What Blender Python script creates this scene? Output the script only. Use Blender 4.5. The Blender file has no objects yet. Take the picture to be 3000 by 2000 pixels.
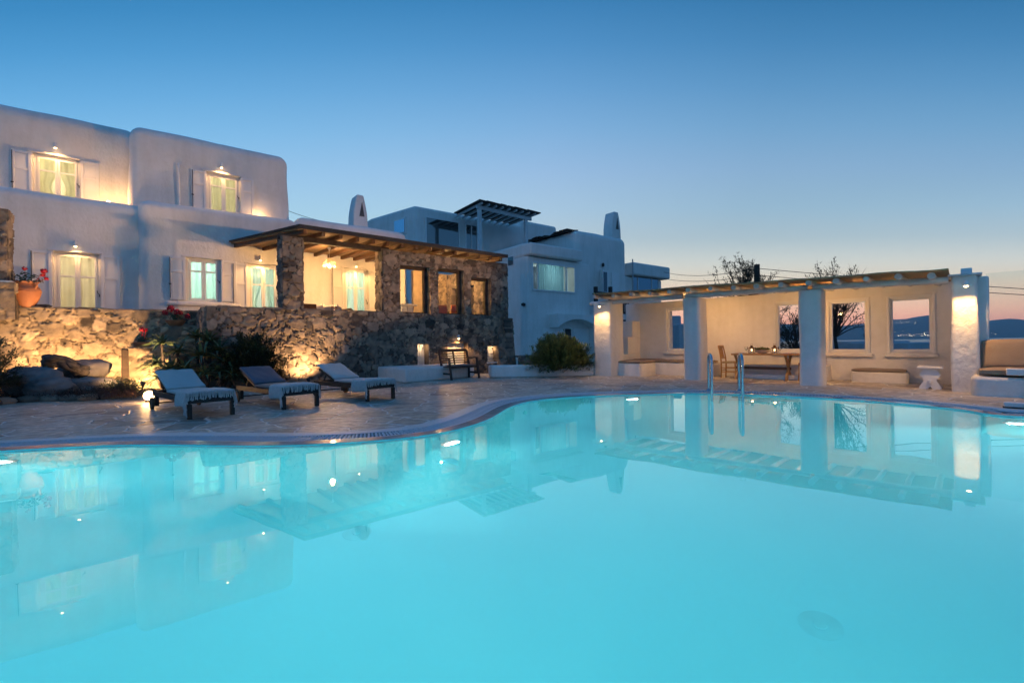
import bpy, math, random
import numpy as np
from mathutils import Vector, Matrix, noise
from mathutils.geometry import tessellate_polygon
PI=math.pi
D=bpy.data; S=bpy.context.scene
COL=S.collection
# ---------------------------------------------------------------- layout frames
F_=1340.; CX=1500.; CY=1006.; ROLL=.0148; CAM=1.0; WZ=.085
_c,_s=math.cos(ROLL),math.sin(ROLL)
def ray(x,y):
    dx,dy=x-CX,y-CY
    return ((dx*_c-dy*_s)/F_,1.,-(dx*_s+dy*_c)/F_)
class Fr:
    """a ground-plan frame (rotated about the origin); points of the survey are laid out in it"""
    def __init__(f,deg): f.a=math.radians(deg); f.c,f.s=math.cos(f.a),math.sin(f.a)
    def loc(f,x,y): return (x*f.c+y*f.s,-x*f.s+y*f.c)
    def wor(f,x,y): return (x*f.c-y*f.s,x*f.s+y*f.c)
    def ray(f,px,py):
        r=ray(px,py); l=f.loc(r[0],r[1]); return (l[0],l[1],r[2])
    def Z(f,px,py,z=0):
        r=f.ray(px,py); t=(z-CAM)/r[2]; return (r[0]*t,r[1]*t,z)
    def Y(f,px,py,y):
        r=f.ray(px,py); t=y/r[1]; return (r[0]*t,y,CAM+r[2]*t)
    def X(f,px,py,x):
        r=f.ray(px,py); t=x/r[0]; return (x,r[1]*t,CAM+r[2]*t)
H=Fr(37.5); P=Fr(-44.6); C=Fr(0)
# ---------------------------------------------------------------- mesh builder
class MB:
    def __init__(s): s.v=[]; s.f=[]; s.t=[]; s.tone=.5
    def vert(s,p,tone=None):
        s.v.append((float(p[0]),float(p[1]),float(p[2]))); s.t.append(s.tone if tone is None else tone); return len(s.v)-1
    def face(s,ids): s.f.append(tuple(ids))
    def poly(s,pts): s.face([s.vert(p) for p in pts])
    def box(s,x0,x1,y0,y1,z0,z1):
        i=[s.vert(p) for p in ((x0,y0,z0),(x1,y0,z0),(x1,y1,z0),(x0,y1,z0),(x0,y0,z1),(x1,y0,z1),(x1,y1,z1),(x0,y1,z1))]
        for q in ((3,2,1,0),(4,5,6,7),(0,1,5,4),(1,2,6,5),(2,3,7,6),(3,0,4,7)): s.face([i[k] for k in q])
    def hexa(s,b,t):
        """bottom quad b, top quad t, both counter-clockwise from above"""
        i=[s.vert(p) for p in list(b)+list(t)]; n=len(b)
        s.face(i[:n][::-1]); s.face(i[n:])
        for k in range(n): s.face((i[k],i[(k+1)%n],i[n+(k+1)%n],i[n+k]))
    def prism(s,poly,z0,z1): s.hexa([(x,y,z0) for x,y in poly],[(x,y,z1) for x,y in poly])
    def slab(s,pts,d):
        """planar polygon pts extruded by vector d"""
        q=[tuple(a+b for a,b in zip(p,d)) for p in pts]; i=[s.vert(p) for p in pts]; j=[s.vert(p) for p in q]; n=len(pts)
        s.face(i[::-1]); s.face(j)
        for k in range(n): s.face((i[k],i[(k+1)%n],j[(k+1)%n],j[k]))
    def bar(s,p,q,w,h,up=(0,0,1)):
        p,q,up=Vector(p),Vector(q),Vector(up); d=(q-p).normalized(); a=d.cross(up)
        if a.length<1e-4: a=d.cross(Vector((1,0,0)))
        a.normalize(); u=a.cross(d); a*=w/2; u*=h/2
        b=[p-a-u,p+a-u,p+a+u,p-a+u]; s.slab([tuple(x) for x in b],tuple(q-p))
    def tube(s,pts,rad,n=8,caps=True):
        pts=[Vector(p) for p in pts]; m=len(pts)
        if not hasattr(rad,'__len__'): rad=[rad]*m
        rings=[]; prev=None
        for k in range(m):
            d=(pts[min(k+1,m-1)]-pts[max(k-1,0)]).normalized()
            if prev is None:
                a=d.cross(Vector((0,0,1)))
                if a.length<.05: a=d.cross(Vector((1,0,0)))
            else: a=prev-d*prev.dot(d)
            a.normalize(); prev=a; b=d.cross(a)
            rings.append([s.vert(pts[k]+(a*math.cos(2*PI*j/n)+b*math.sin(2*PI*j/n))*rad[k]) for j in range(n)])
        for k in range(m-1):
            for j in range(n): s.face((rings[k][j],rings[k][(j+1)%n],rings[k+1][(j+1)%n],rings[k+1][j]))
        if caps: s.face(rings[0][::-1]); s.face(rings[-1])
    def lathe(s,c,prof,n=20,wob=0):
        rings=[]
        for r,z in prof: rings.append([s.vert((c[0]+r*math.cos(2*PI*j/n),c[1]+r*math.sin(2*PI*j/n),c[2]+z)) for j in range(n)])
        for k in range(len(prof)-1):
            for j in range(n): s.face((rings[k][j],rings[k][(j+1)%n],rings[k+1][(j+1)%n],rings[k+1][j]))
        if prof[0][0]>1e-4: s.face(rings[0][::-1])
        if prof[-1][0]>1e-4: s.face(rings[-1])
    def grid(s,fn,nu,nv,tone=None):
        i=[[s.vert(fn(a/nu,b/nv)) for b in range(nv+1)] for a in range(nu+1)]
        for a in range(nu):
            for b in range(nv): s.face((i[a][b],i[a+1][b],i[a+1][b+1],i[a][b+1]))
    def rock(s,c,r,seed,n=20,amp=.3,fr=1.4):
        o=Vector((seed*7.3,seed*3.1,seed*1.7)); rows=[]
        for a in range(n//2+1):
            th=PI*a/(n//2); row=[]
            for b in range(n):
                ph=2*PI*b/n; d=Vector((math.sin(th)*math.cos(ph),math.sin(th)*math.sin(ph),math.cos(th)))
                k=1+amp*noise.fractal(d*fr+o,1,2,4)+.5*amp*(noise.noise(d*.8*fr-o))
                row.append(s.vert((c[0]+d.x*r[0]*k,c[1]+d.y*r[1]*k,c[2]+d.z*r[2]*k)))
            rows.append(row)
        for a in range(n//2):
            for b in range(n): s.face((rows[a][b],rows[a+1][b],rows[a+1][(b+1)%n],rows[a][(b+1)%n]))
    def leaf(s,p,d,l,w,droop=.0,up=None,seg=1,tone=None):
        """a lance-shaped leaf from p along d"""
        d=Vector(d).normalized(); up=Vector(up or (0,0,1)); a=d.cross(up)
        if a.length<.02: a=d.cross(Vector((1,0,0)))
        a.normalize(); p=Vector(p); prev=None; old=s.tone
        if tone is not None: s.tone=tone
        if seg==1:
            m=p+d*l*.45-Vector((0,0,droop*l*.25)); e=p+d*l-Vector((0,0,droop*l))
            s.face([s.vert(p),s.vert(m+a*w/2),s.vert(e),s.vert(m-a*w/2)])
        else:
            for k in range(seg+1):
                u=k/seg; q=p+d*l*u-Vector((0,0,droop*l*u*u)); ww=w/2*(1-u)**.75*(1 if u>0 else .9)
                if k==seg: cur=[s.vert(q)]
                else: cur=[s.vert(q+a*ww+Vector((0,0,ww*.5))),s.vert(q),s.vert(q-a*ww+Vector((0,0,ww*.5)))]
                if prev:
                    if len(cur)==3:
                        s.face((prev[0],prev[1],cur[1],cur[0])); s.face((prev[1],prev[2],cur[2],cur[1]))
                    else: s.face((prev[0],prev[1],cur[0])); s.face((prev[1],prev[2],cur[0]))
                prev=cur
        s.tone=old
    def mesh(s,name,off=(0,0,0),sharp=38,smooth=True):
        me=D.meshes.new(name); ox,oy,oz=off
        me.from_pydata([(x-ox,y-oy,z-oz) for x,y,z in s.v],[],s.f); 
        if any(abs(t-.5)>1e-6 for t in s.t):
            at=me.attributes.new('tone','FLOAT','POINT'); at.data.foreach_set('value',s.t)
        if smooth:
            me.polygons.foreach_set('use_smooth',[True]*len(me.polygons))
            if sharp<180:
                try: me.set_sharp_from_angle(angle=math.radians(sharp))
                except Exception: pass
        me.update(); return me
def props(o,label=None,cat=None,group=None,kind=None):
    if label: o['label']=label
    if cat: o['category']=cat
    if group: o['group']=group
    if kind: o['kind']=kind
def bevel(o,w,seg=2,ang=35):
    m=o.modifiers.new('bevel','BEVEL'); m.width=w; m.segments=seg; m.limit_method='ANGLE'; m.angle_limit=math.radians(ang); m.harden_normals=False
class T:
    """a top-level thing: an Empty at its base that parents its parts"""
    def __init__(s,name,label,cat,fr=C,base=(0,0,0),group=None,local=False,rot=0):
        o=D.objects.new(name,None); COL.objects.link(o); w=fr.wor(base[0],base[1])
        o.location=(w[0],w[1],base[2]); o.rotation_euler=(0,0,fr.a+rot); o.empty_display_size=.2
        props(o,label,cat,group); s.fr=fr; s.o=o; s.off=(0,0,0) if local else base
    def part(s,mb,name,mat,parent=None,label=None,bev=0,seg=2,sharp=38,kind=None,smooth=True):
        me=mb.mesh(name,s.off,sharp,smooth); me.materials.append(mat); o=D.objects.new(name,me); COL.objects.link(o)
        o.parent=parent or s.o; props(o,label,kind=kind)
        if bev: bevel(o,bev,seg)
        return o
def one(mb,name,label,cat,mat,fr=C,base=(0,0,0),group=None,kind=None,bev=0,seg=2,sharp=38,local=False,smooth=True):
    me=mb.mesh(name,(0,0,0) if local else base,sharp,smooth); me.materials.append(mat); o=D.objects.new(name,me); COL.objects.link(o)
    w=fr.wor(base[0],base[1]); o.location=(w[0],w[1],base[2]); o.rotation_euler=(0,0,fr.a); props(o,label,cat,group,kind)
    if bev: bevel(o,bev,seg)
    return o
def structure(mb,name,mat,fr=C,bev=0,sharp=38,smooth=True):
    return one(mb,name,None,None,mat,fr,kind='structure',bev=bev,sharp=sharp,smooth=smooth)
def copy_tree(o,parent=None):
    c=o.copy(); COL.objects.link(c)
    if parent: c.parent=parent
    for ch in list(o.children): copy_tree(ch,c)
    return c
def lamp(fr,p,power,color=(1,.52,.17),r=.05,kind='POINT',to=None,spot=60,blend=.5,name='lamp_light'):
    l=D.lights.new(name,kind); l.energy=power; l.color=color; l.shadow_soft_size=r
    if kind=='SPOT': l.spot_size=math.radians(spot); l.spot_blend=blend
    o=D.objects.new(name,l); COL.objects.link(o); w=fr.wor(p[0],p[1]); o.location=(w[0],w[1],p[2])
    if to is not None:
        q=fr.wor(to[0],to[1]); d=Vector((q[0],q[1],to[2]))-o.location; o.rotation_euler=d.to_track_quat('-Z','Y').to_euler()
    return o
# ---------------------------------------------------------------- materials
def newmat(name):
    m=D.materials.new(name); m.use_nodes=True; nt=m.node_tree; b=nt.nodes['Principled BSDF']; return m,nt,b
def N(nt,t,**k):
    n=nt.nodes.new(t)
    for a,v in k.items():
        if a.startswith('i_'): n.inputs[a[2:].replace('_',' ')].default_value=v
        else: setattr(n,a,v)
    return n
def ramp(nt,stops,interp='LINEAR'):
    n=nt.nodes.new('ShaderNodeValToRGB'); e=n.color_ramp.elements; n.color_ramp.interpolation=interp
    while len(e)<len(stops): e.new(.5)
    for k,(p,c) in enumerate(stops): e[k].position=p; e[k].color=(*c,1)
    return n
def mat(name,c,c2=None,scale=4,rough=.6,bump=0,bscale=None,metal=0,tone=None,stretch=None,detail=5,spec=.5,transl=0,coat=0):
    """principled with noise-blended base colour; tone=(dark,light) multiplies by the per-vertex 'tone' of each stone or leaf"""
    m,nt,b=newmat(name); L=nt.links.new; b.inputs['Roughness'].default_value=rough; b.inputs['Metallic'].default_value=metal
    b.inputs['Specular IOR Level'].default_value=spec
    if coat: b.inputs['Coat Weight'].default_value=coat
    tc=N(nt,'ShaderNodeTexCoord'); mp=N(nt,'ShaderNodeMapping'); L(tc.outputs['Object'],mp.inputs['Vector'])
    if stretch: mp.inputs['Scale'].default_value=stretch
    nz=N(nt,'ShaderNodeTexNoise'); nz.inputs['Scale'].default_value=scale; nz.inputs['Detail'].default_value=detail; L(mp.outputs[0],nz.inputs['Vector'])
    c2=c2 or tuple(x*.8 for x in c); rp=ramp(nt,[(.3,c2),(.7,c)]); L(nz.outputs['Fac'],rp.inputs['Fac']); out=rp.outputs['Color']
    if tone:
        at=N(nt,'ShaderNodeAttribute',attribute_name='tone'); r2=ramp(nt,[(0,tone[0]),(1,tone[1])]); L(at.outputs['Fac'],r2.inputs['Fac'])
        mx=N(nt,'ShaderNodeMix',data_type='RGBA',blend_type='MULTIPLY'); mx.inputs['Factor'].default_value=1; L(out,mx.inputs['A']); L(r2.outputs['Color'],mx.inputs['B']); out=mx.outputs['Result']
    L(out,b.inputs['Base Color'])
    if bump:
        n2=N(nt,'ShaderNodeTexNoise'); n2.inputs['Scale'].default_value=bscale or scale*4; n2.inputs['Detail'].default_value=6; L(mp.outputs[0],n2.inputs['Vector'])
        bp=N(nt,'ShaderNodeBump'); bp.inputs['Strength'].default_value=bump; bp.inputs['Distance'].default_value=.02; L(n2.outputs['Fac'],bp.inputs['Height']); L(bp.outputs[0],b.inputs['Normal'])
    if transl:
        tr=N(nt,'ShaderNodeBsdfTranslucent'); L(out,tr.inputs['Color']); ms=N(nt,'ShaderNodeMixShader'); ms.inputs[0].default_value=transl
        L(b.outputs[0],ms.inputs[1]); L(tr.outputs[0],ms.inputs[2]); L(ms.outputs[0],nt.nodes['Material Output'].inputs['Surface'])
    return m
def emis(name,c,s):
    m,nt,b=newmat(name); b.inputs['Base Color'].default_value=(*c,1); b.inputs['Emission Color'].default_value=(*c,1); b.inputs['Emission Strength'].default_value=s; return m
def thinglass(name,tint=(.9,.95,.95),refl=1.0,rough=.0):
    m,nt,b=newmat(name); L=nt.links.new; nt.nodes.remove(b)
    tr=N(nt,'ShaderNodeBsdfTransparent'); tr.inputs[0].default_value=(*tint,1); gl=N(nt,'ShaderNodeBsdfGlossy'); gl.inputs['Roughness'].default_value=rough
    fr=N(nt,'ShaderNodeFresnel'); fr.inputs['IOR'].default_value=1.5; mu=N(nt,'ShaderNodeMath',operation='MULTIPLY'); mu.inputs[1].default_value=refl; L(fr.outputs[0],mu.inputs[0])
    ms=N(nt,'ShaderNodeMixShader'); L(mu.outputs[0],ms.inputs[0]); L(tr.outputs[0],ms.inputs[1]); L(gl.outputs[0],ms.inputs[2]); L(ms.outputs[0],nt.nodes['Material Output'].inputs['Surface']); return m
M={}
def plastermat(name,c,bump,bs,warm=0):
    m,nt,b=newmat(name); L=nt.links.new; b.inputs['Roughness'].default_value=.88; b.inputs['Specular IOR Level'].default_value=.25; tc=N(nt,'ShaderNodeTexCoord'); out=None
    def noi(scale,stretch,lo,hi,a,d=6):
        mp=N(nt,'ShaderNodeMapping'); mp.inputs['Scale'].default_value=stretch; L(tc.outputs['Object'],mp.inputs['Vector']); n=N(nt,'ShaderNodeTexNoise'); n.inputs['Scale'].default_value=scale; n.inputs['Detail'].default_value=d; L(mp.outputs[0],n.inputs['Vector'])
        r=ramp(nt,[(lo,(a,a,a*.985)),(hi,(1,1,1))]); L(n.outputs['Fac'],r.inputs['Fac']); return r.outputs[0],n.outputs['Fac']
    A,_=noi(.9,(1,1,1),.32,.62,.90); B,_=noi(2.4,(1.6,1.6,.22),.30,.55,.92); Cc,f=noi(7,(1,1,1),.3,.6,.96); G,g=noi(bs,(1,1,.6),.3,.7,1)
    base=N(nt,'ShaderNodeRGB'); base.outputs[0].default_value=(*c,1); cur=base.outputs[0]
    for o in (A,B,Cc):
        mx=N(nt,'ShaderNodeMix',data_type='RGBA',blend_type='MULTIPLY'); mx.inputs['Factor'].default_value=1; L(cur,mx.inputs['A']); L(o,mx.inputs['B']); cur=mx.outputs['Result']
    L(cur,b.inputs['Base Color']); ad=N(nt,'ShaderNodeMath',operation='ADD'); L(f,ad.inputs[0]); L(g,ad.inputs[1])
    bp=N(nt,'ShaderNodeBump'); bp.inputs['Strength'].default_value=bump; bp.inputs['Distance'].default_value=.025; L(ad.outputs[0],bp.inputs['Height']); L(bp.outputs[0],b.inputs['Normal']); return m
M['plaster']=plastermat('white_plaster',(.82,.795,.76),.45,16)
M['rough_plaster']=plastermat('rough_white_plaster',(.82,.79,.74),1.0,11)
M['white_paint']=mat('white_painted_wood',(.80,.79,.77),(.74,.73,.71),3,.45)
M['stone']=mat('rubble_stone',(.47,.38,.27),(.27,.22,.165),6,.85,.9,18,tone=((.16,.15,.15),(1.45,1.37,1.2)),detail=9)
M['rubble_dark']=mat('dark_rubble_stone',(.30,.25,.205),(.165,.14,.122),6,.85,.9,18,tone=((.14,.14,.15),(1.5,1.4,1.24)),detail=9)
M['boulder']=mat('granite_boulder',(.25,.225,.21),(.095,.085,.08),3,.85,.9,12,detail=8)
M['dark_wood']=mat('dark_stained_teak',(.045,.028,.02),(.022,.014,.011),6,.5,.2,30,stretch=(8,1,8))
M['rafter']=mat('brown_rafter_timber',(.17,.085,.04),(.10,.05,.026),5,.7,.4,20,stretch=(6,1,6))
M['old_wood']=mat('old_dark_timber',(.07,.045,.03),(.03,.02,.014),6,.75,.5,20)
M['board']=mat('roof_boarding',(.34,.22,.12),(.24,.15,.08),4,.8,.5,14,stretch=(1,7,1))
M['pine']=mat('varnished_pine',(.50,.27,.10),(.34,.17,.06),5,.4,.2,20,stretch=(1,6,6))
M['rush']=mat('woven_rush',(.45,.36,.20),(.3,.23,.12),30,.8,.6,60)
M['cane']=mat('cane_roof_mat',(.46,.32,.17),(.30,.20,.10),10,.75,.6,30,stretch=(9,1,9))
M['white_pole']=mat('whitewashed_pole',(.74,.70,.66),(.58,.55,.52),4,.75,.4,18)
M['blue_pole']=mat('weathered_white_timber',(.68,.68,.68),(.55,.55,.55),4,.75,.3,18)
M['thatch']=mat('dark_reed_thatch',(.06,.05,.045),(.03,.027,.025),14,.9,.8,30,stretch=(1,8,8))
M['terracotta']=mat('terracotta',(.46,.19,.085),(.34,.13,.06),4,.75,.3,20)
M['soil']=mat('garden_soil',(.06,.042,.03),(.03,.022,.016),8,.95,1,30)
M['cushion']=mat('off_white_canvas',(.56,.52,.49),(.48,.45,.42),3,.85,.25,60)
M['navy']=mat('slate_blue_canvas',(.095,.115,.155),(.07,.088,.12),3,.85,.25,60)
M['grey_canvas']=mat('grey_brown_canvas',(.25,.21,.19),(.19,.16,.15),3,.85,.25,60)
M['taupe']=mat('taupe_canvas',(.30,.235,.185),(.25,.195,.15),3,.85,.25,60)
M['sand']=mat('sand_canvas',(.36,.26,.17),(.30,.21,.135),3,.85,.25,60)
M['throw']=mat('woven_cotton_throw',(.60,.57,.54),(.50,.47,.45),25,.9,.5,120)
M['steel']=mat('polished_steel',(.62,.64,.66),(.55,.57,.6),3,.12,metal=1)
M['iron']=mat('black_iron',(.02,.02,.02),None,4,.5)
M['flue']=mat('sooty_plaster',(.16,.15,.14),(.09,.085,.08),4,.9)  # dark grey puts the shade of the chimney opening into its colour
M['black']=mat('matt_black',(.012,.012,.013),None,4,.6)
M['dark_post']=mat('rotten_wood_post',(.07,.045,.028),(.03,.02,.013),8,.9,.8,20)
M['driftwood']=mat('weathered_driftwood',(.085,.07,.06),(.025,.02,.018),6,.85,1,14,stretch=(1,1,3))
M['wicker']=mat('brown_wicker',(.17,.085,.04),(.09,.045,.02),40,.7,.6,80)
M['orange']=mat('orange_leather',(.45,.12,.03),(.35,.09,.02),4,.5)
M['stucco']=mat('ochre_stucco',(.36,.27,.17),(.22,.16,.10),3,.8,.6,10,detail=8)
M['curtain_cream']=mat('cream_curtain',(0.86, 0.8, 0.66),(0.78, 0.72, 0.58),4,.9,transl=.55)
M['curtain_sage']=mat('sage_curtain',(0.76, 0.78, 0.62),(0.66, 0.69, 0.52),4,.9,transl=.55)
M['curtain_teal']=mat('aqua_curtain',(.78,.93,.87),(.68,.87,.80),4,.9,transl=.55)
M['curtain_white']=mat('aqua_voile',(.50,.80,.84),(.42,.72,.78),4,.9,transl=.45)
M['room']=mat('room_wall_paint',(.74,.70,.62),(.70,.66,.58),2,.9)
M['teal_room']=mat('aqua_room_paint',(.74,.82,.79),(.7,.79,.76),2,.9)
M['glass']=thinglass('window_glass')
M['still_glass']=thinglass('pool_house_glass',(.95,.97,.97),.15)
M['sky_glass']=thinglass('large_pane_glass',(.30,.42,.46),7)
M['screen_glass']=thinglass('screen_glass',(.93,.96,.96),.5)
M['clear_glass']=thinglass('table_glass',(.96,.97,.97),1)
M['dark_glass']=thinglass('dark_window_glass',(.25,.36,.42),3.2)
M['aloe']=mat('aloe_leaf',(.095,.14,.075),(.055,.09,.05),6,.5,tone=((.6,.6,.6),(1.5,1.5,1.2)))
M['oleander']=mat('oleander_leaf',(.165,.215,.08),(.095,.13,.05),6,.5,tone=((.5,.55,.5),(1.6,1.5,1.3)),transl=.2)
M['dark_leaf']=mat('dark_shrub_leaf',(.030,.045,.018),(.018,.028,.012),6,.6,tone=((.6,.6,.6),(1.5,1.5,1.2)),transl=.15)
M['tree_leaf']=mat('tamarisk_leaf',(.05,.06,.035),(.03,.036,.022),6,.7,tone=((.6,.6,.6),(1.4,1.4,1.2)),transl=.2)
M['bark']=mat('grey_bark',(.07,.055,.045),(.035,.028,.024),8,.9,.8,20)
M['geranium_leaf']=mat('geranium_leaf',(.05,.085,.03),(.03,.05,.02),6,.6,tone=((.6,.6,.6),(1.4,1.4,1.2)))
M['red_petal']=mat('red_petal',(.52,.015,.03),(.38,.008,.02),10,.6)
M['heath']=mat('reddish_ground_cover',(.085,.035,.028),(.045,.03,.02),6,.8,tone=((.6,.8,.6),(1.4,1.2,1.2)))
M['green_cover']=mat('green_ground_cover',(.055,.065,.03),(.03,.04,.02),6,.8,tone=((.6,.6,.6),(1.5,1.4,1.2)))
M['grate']=mat('white_plastic_grate',(.62,.64,.68),(.56,.58,.62),4,.5)
M['coping']=mat('white_coping',(.70,.68,.68),(.60,.58,.58),2.5,.5,.15,14)
M['rim']=mat('wet_pool_rim',(.52,.48,.47),(.34,.31,.30),5,.12,.05,20)
M['tile']=mat('aqua_pool_plaster',(.15,.75,.79),(.13,.72,.77),.8,.7)
M['drain']=mat('pool_drain_plastic',(.165,.75,.79),None,3,.95,spec=.05)
M['bulb']=emis('lit_bulb',(1,.66,.30),16)
M['globe']=emis('lit_globe',(1,.66,.30),16)
M['pool_lens']=emis('lit_pool_lens',(.75,1,1),6)
M['flame']=emis('candle_flame',(1,.6,.22),25)
M['shade']=mat('white_rope_shade',(.78,.70,.55),(.6,.52,.38),40,.8,.6,60,transl=.6)
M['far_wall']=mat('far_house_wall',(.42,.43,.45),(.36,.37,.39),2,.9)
M['far_light']=emis('far_village_light',(1,.80,.55),14)
M['wire']=mat('cable_rubber',(.02,.02,.022),None,4,.6)
M['ceramic']=mat('white_ceramic',(.75,.72,.68),None,4,.3)
M['fruit']=mat('green_fruit',(.10,.12,.03),(.05,.07,.02),8,.5)
M['hill']=mat('hill_scrub',(.055,.055,.045),(.035,.035,.03),.01,.95)
M['ground']=mat('dry_ground',(.17,.14,.10),(.11,.09,.065),.6,.95,.5,5)
M['deck_edge']=mat('kerb_stone',(.22,.185,.15),(.13,.11,.095),5,.85,.7,14)
def deckmat():
    m,nt,b=newmat('crazy_paving'); L=nt.links.new; tc=N(nt,'ShaderNodeTexCoord')
    nw=N(nt,'ShaderNodeTexNoise'); nw.inputs['Scale'].default_value=2.2; L(tc.outputs['Object'],nw.inputs['Vector'])
    va=N(nt,'ShaderNodeMix',data_type='RGBA'); va.inputs['Factor'].default_value=.22; L(tc.outputs['Object'],va.inputs['A']); L(nw.outputs['Color'],va.inputs['B'])
    v1=N(nt,'ShaderNodeTexVoronoi',feature='F1',voronoi_dimensions='2D'); v2=N(nt,'ShaderNodeTexVoronoi',feature='DISTANCE_TO_EDGE',voronoi_dimensions='2D')
    for v in (v1,v2): v.inputs['Scale'].default_value=2.7; L(va.outputs['Result'],v.inputs['Vector'])
    sp=N(nt,'ShaderNodeSeparateColor'); L(v1.outputs['Color'],sp.inputs[0])
    rp=ramp(nt,[(0,(.25,.21,.17)),(.3,(.42,.355,.28)),(.6,(.55,.49,.41)),(.85,(.47,.39,.29)),(1,(.40,.385,.365))]); L(sp.outputs[0],rp.inputs['Fac'])
    nz=N(nt,'ShaderNodeTexNoise'); nz.inputs['Scale'].default_value=9; nz.inputs['Detail'].default_value=8; L(tc.outputs['Object'],nz.inputs['Vector'])
    r3=ramp(nt,[(.3,(.5,.5,.5)),(.7,(1.4,1.4,1.4))]); L(nz.outputs['Fac'],r3.inputs['Fac'])
    mx=N(nt,'ShaderNodeMix',data_type='RGBA',blend_type='MULTIPLY'); mx.inputs['Factor'].default_value=1; L(rp.outputs[0],mx.inputs['A']); L(r3.outputs[0],mx.inputs['B'])
    r2=ramp(nt,[(.016,(1,1,1)),(.055,(0,0,0))]); L(v2.outputs['Distance'],r2.inputs['Fac'])
    m2=N(nt,'ShaderNodeMix',data_type='RGBA'); L(r2.outputs[0],m2.inputs['Factor']); L(mx.outputs['Result'],m2.inputs['A']); m2.inputs['B'].default_value=(.72,.70,.67,1); L(m2.outputs['Result'],b.inputs['Base Color'])
    b.inputs['Roughness'].default_value=.42
    ad=N(nt,'ShaderNodeMath',operation='MULTIPLY_ADD'); ad.inputs[1].default_value=-1.2; L(r2.outputs[0],ad.inputs[0]); L(nz.outputs['Fac'],ad.inputs[2])
    bp=N(nt,'ShaderNodeBump'); bp.inputs['Strength'].default_value=1; bp.inputs['Distance'].default_value=.018; L(ad.outputs[0],bp.inputs['Height']); L(bp.outputs[0],b.inputs['Normal']); return m
M['deck']=deckmat()
def watermat():
    m,nt,b=newmat('pool_water'); L=nt.links.new
    b.inputs['Base Color'].default_value=(.94,1,1,1); b.inputs['Roughness'].default_value=0; b.inputs['IOR'].default_value=1.55; b.inputs['Transmission Weight'].default_value=1
    tc=N(nt,'ShaderNodeTexCoord'); nz=N(nt,'ShaderNodeTexNoise'); nz.inputs['Scale'].default_value=.9; nz.inputs['Detail'].default_value=2; L(tc.outputs['Object'],nz.inputs['Vector'])
    bp=N(nt,'ShaderNodeBump'); bp.inputs['Strength'].default_value=.09; bp.inputs['Distance'].default_value=.02; L(nz.outputs['Fac'],bp.inputs['Height']); L(bp.outputs[0],b.inputs['Normal']); return m
M['water']=watermat()
def seamat():
    m,nt,b=newmat('sea_water'); b.inputs['Base Color'].default_value=(.02,.04,.06,1); b.inputs['Roughness'].default_value=.25; return m
M['sea']=seamat()
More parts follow.
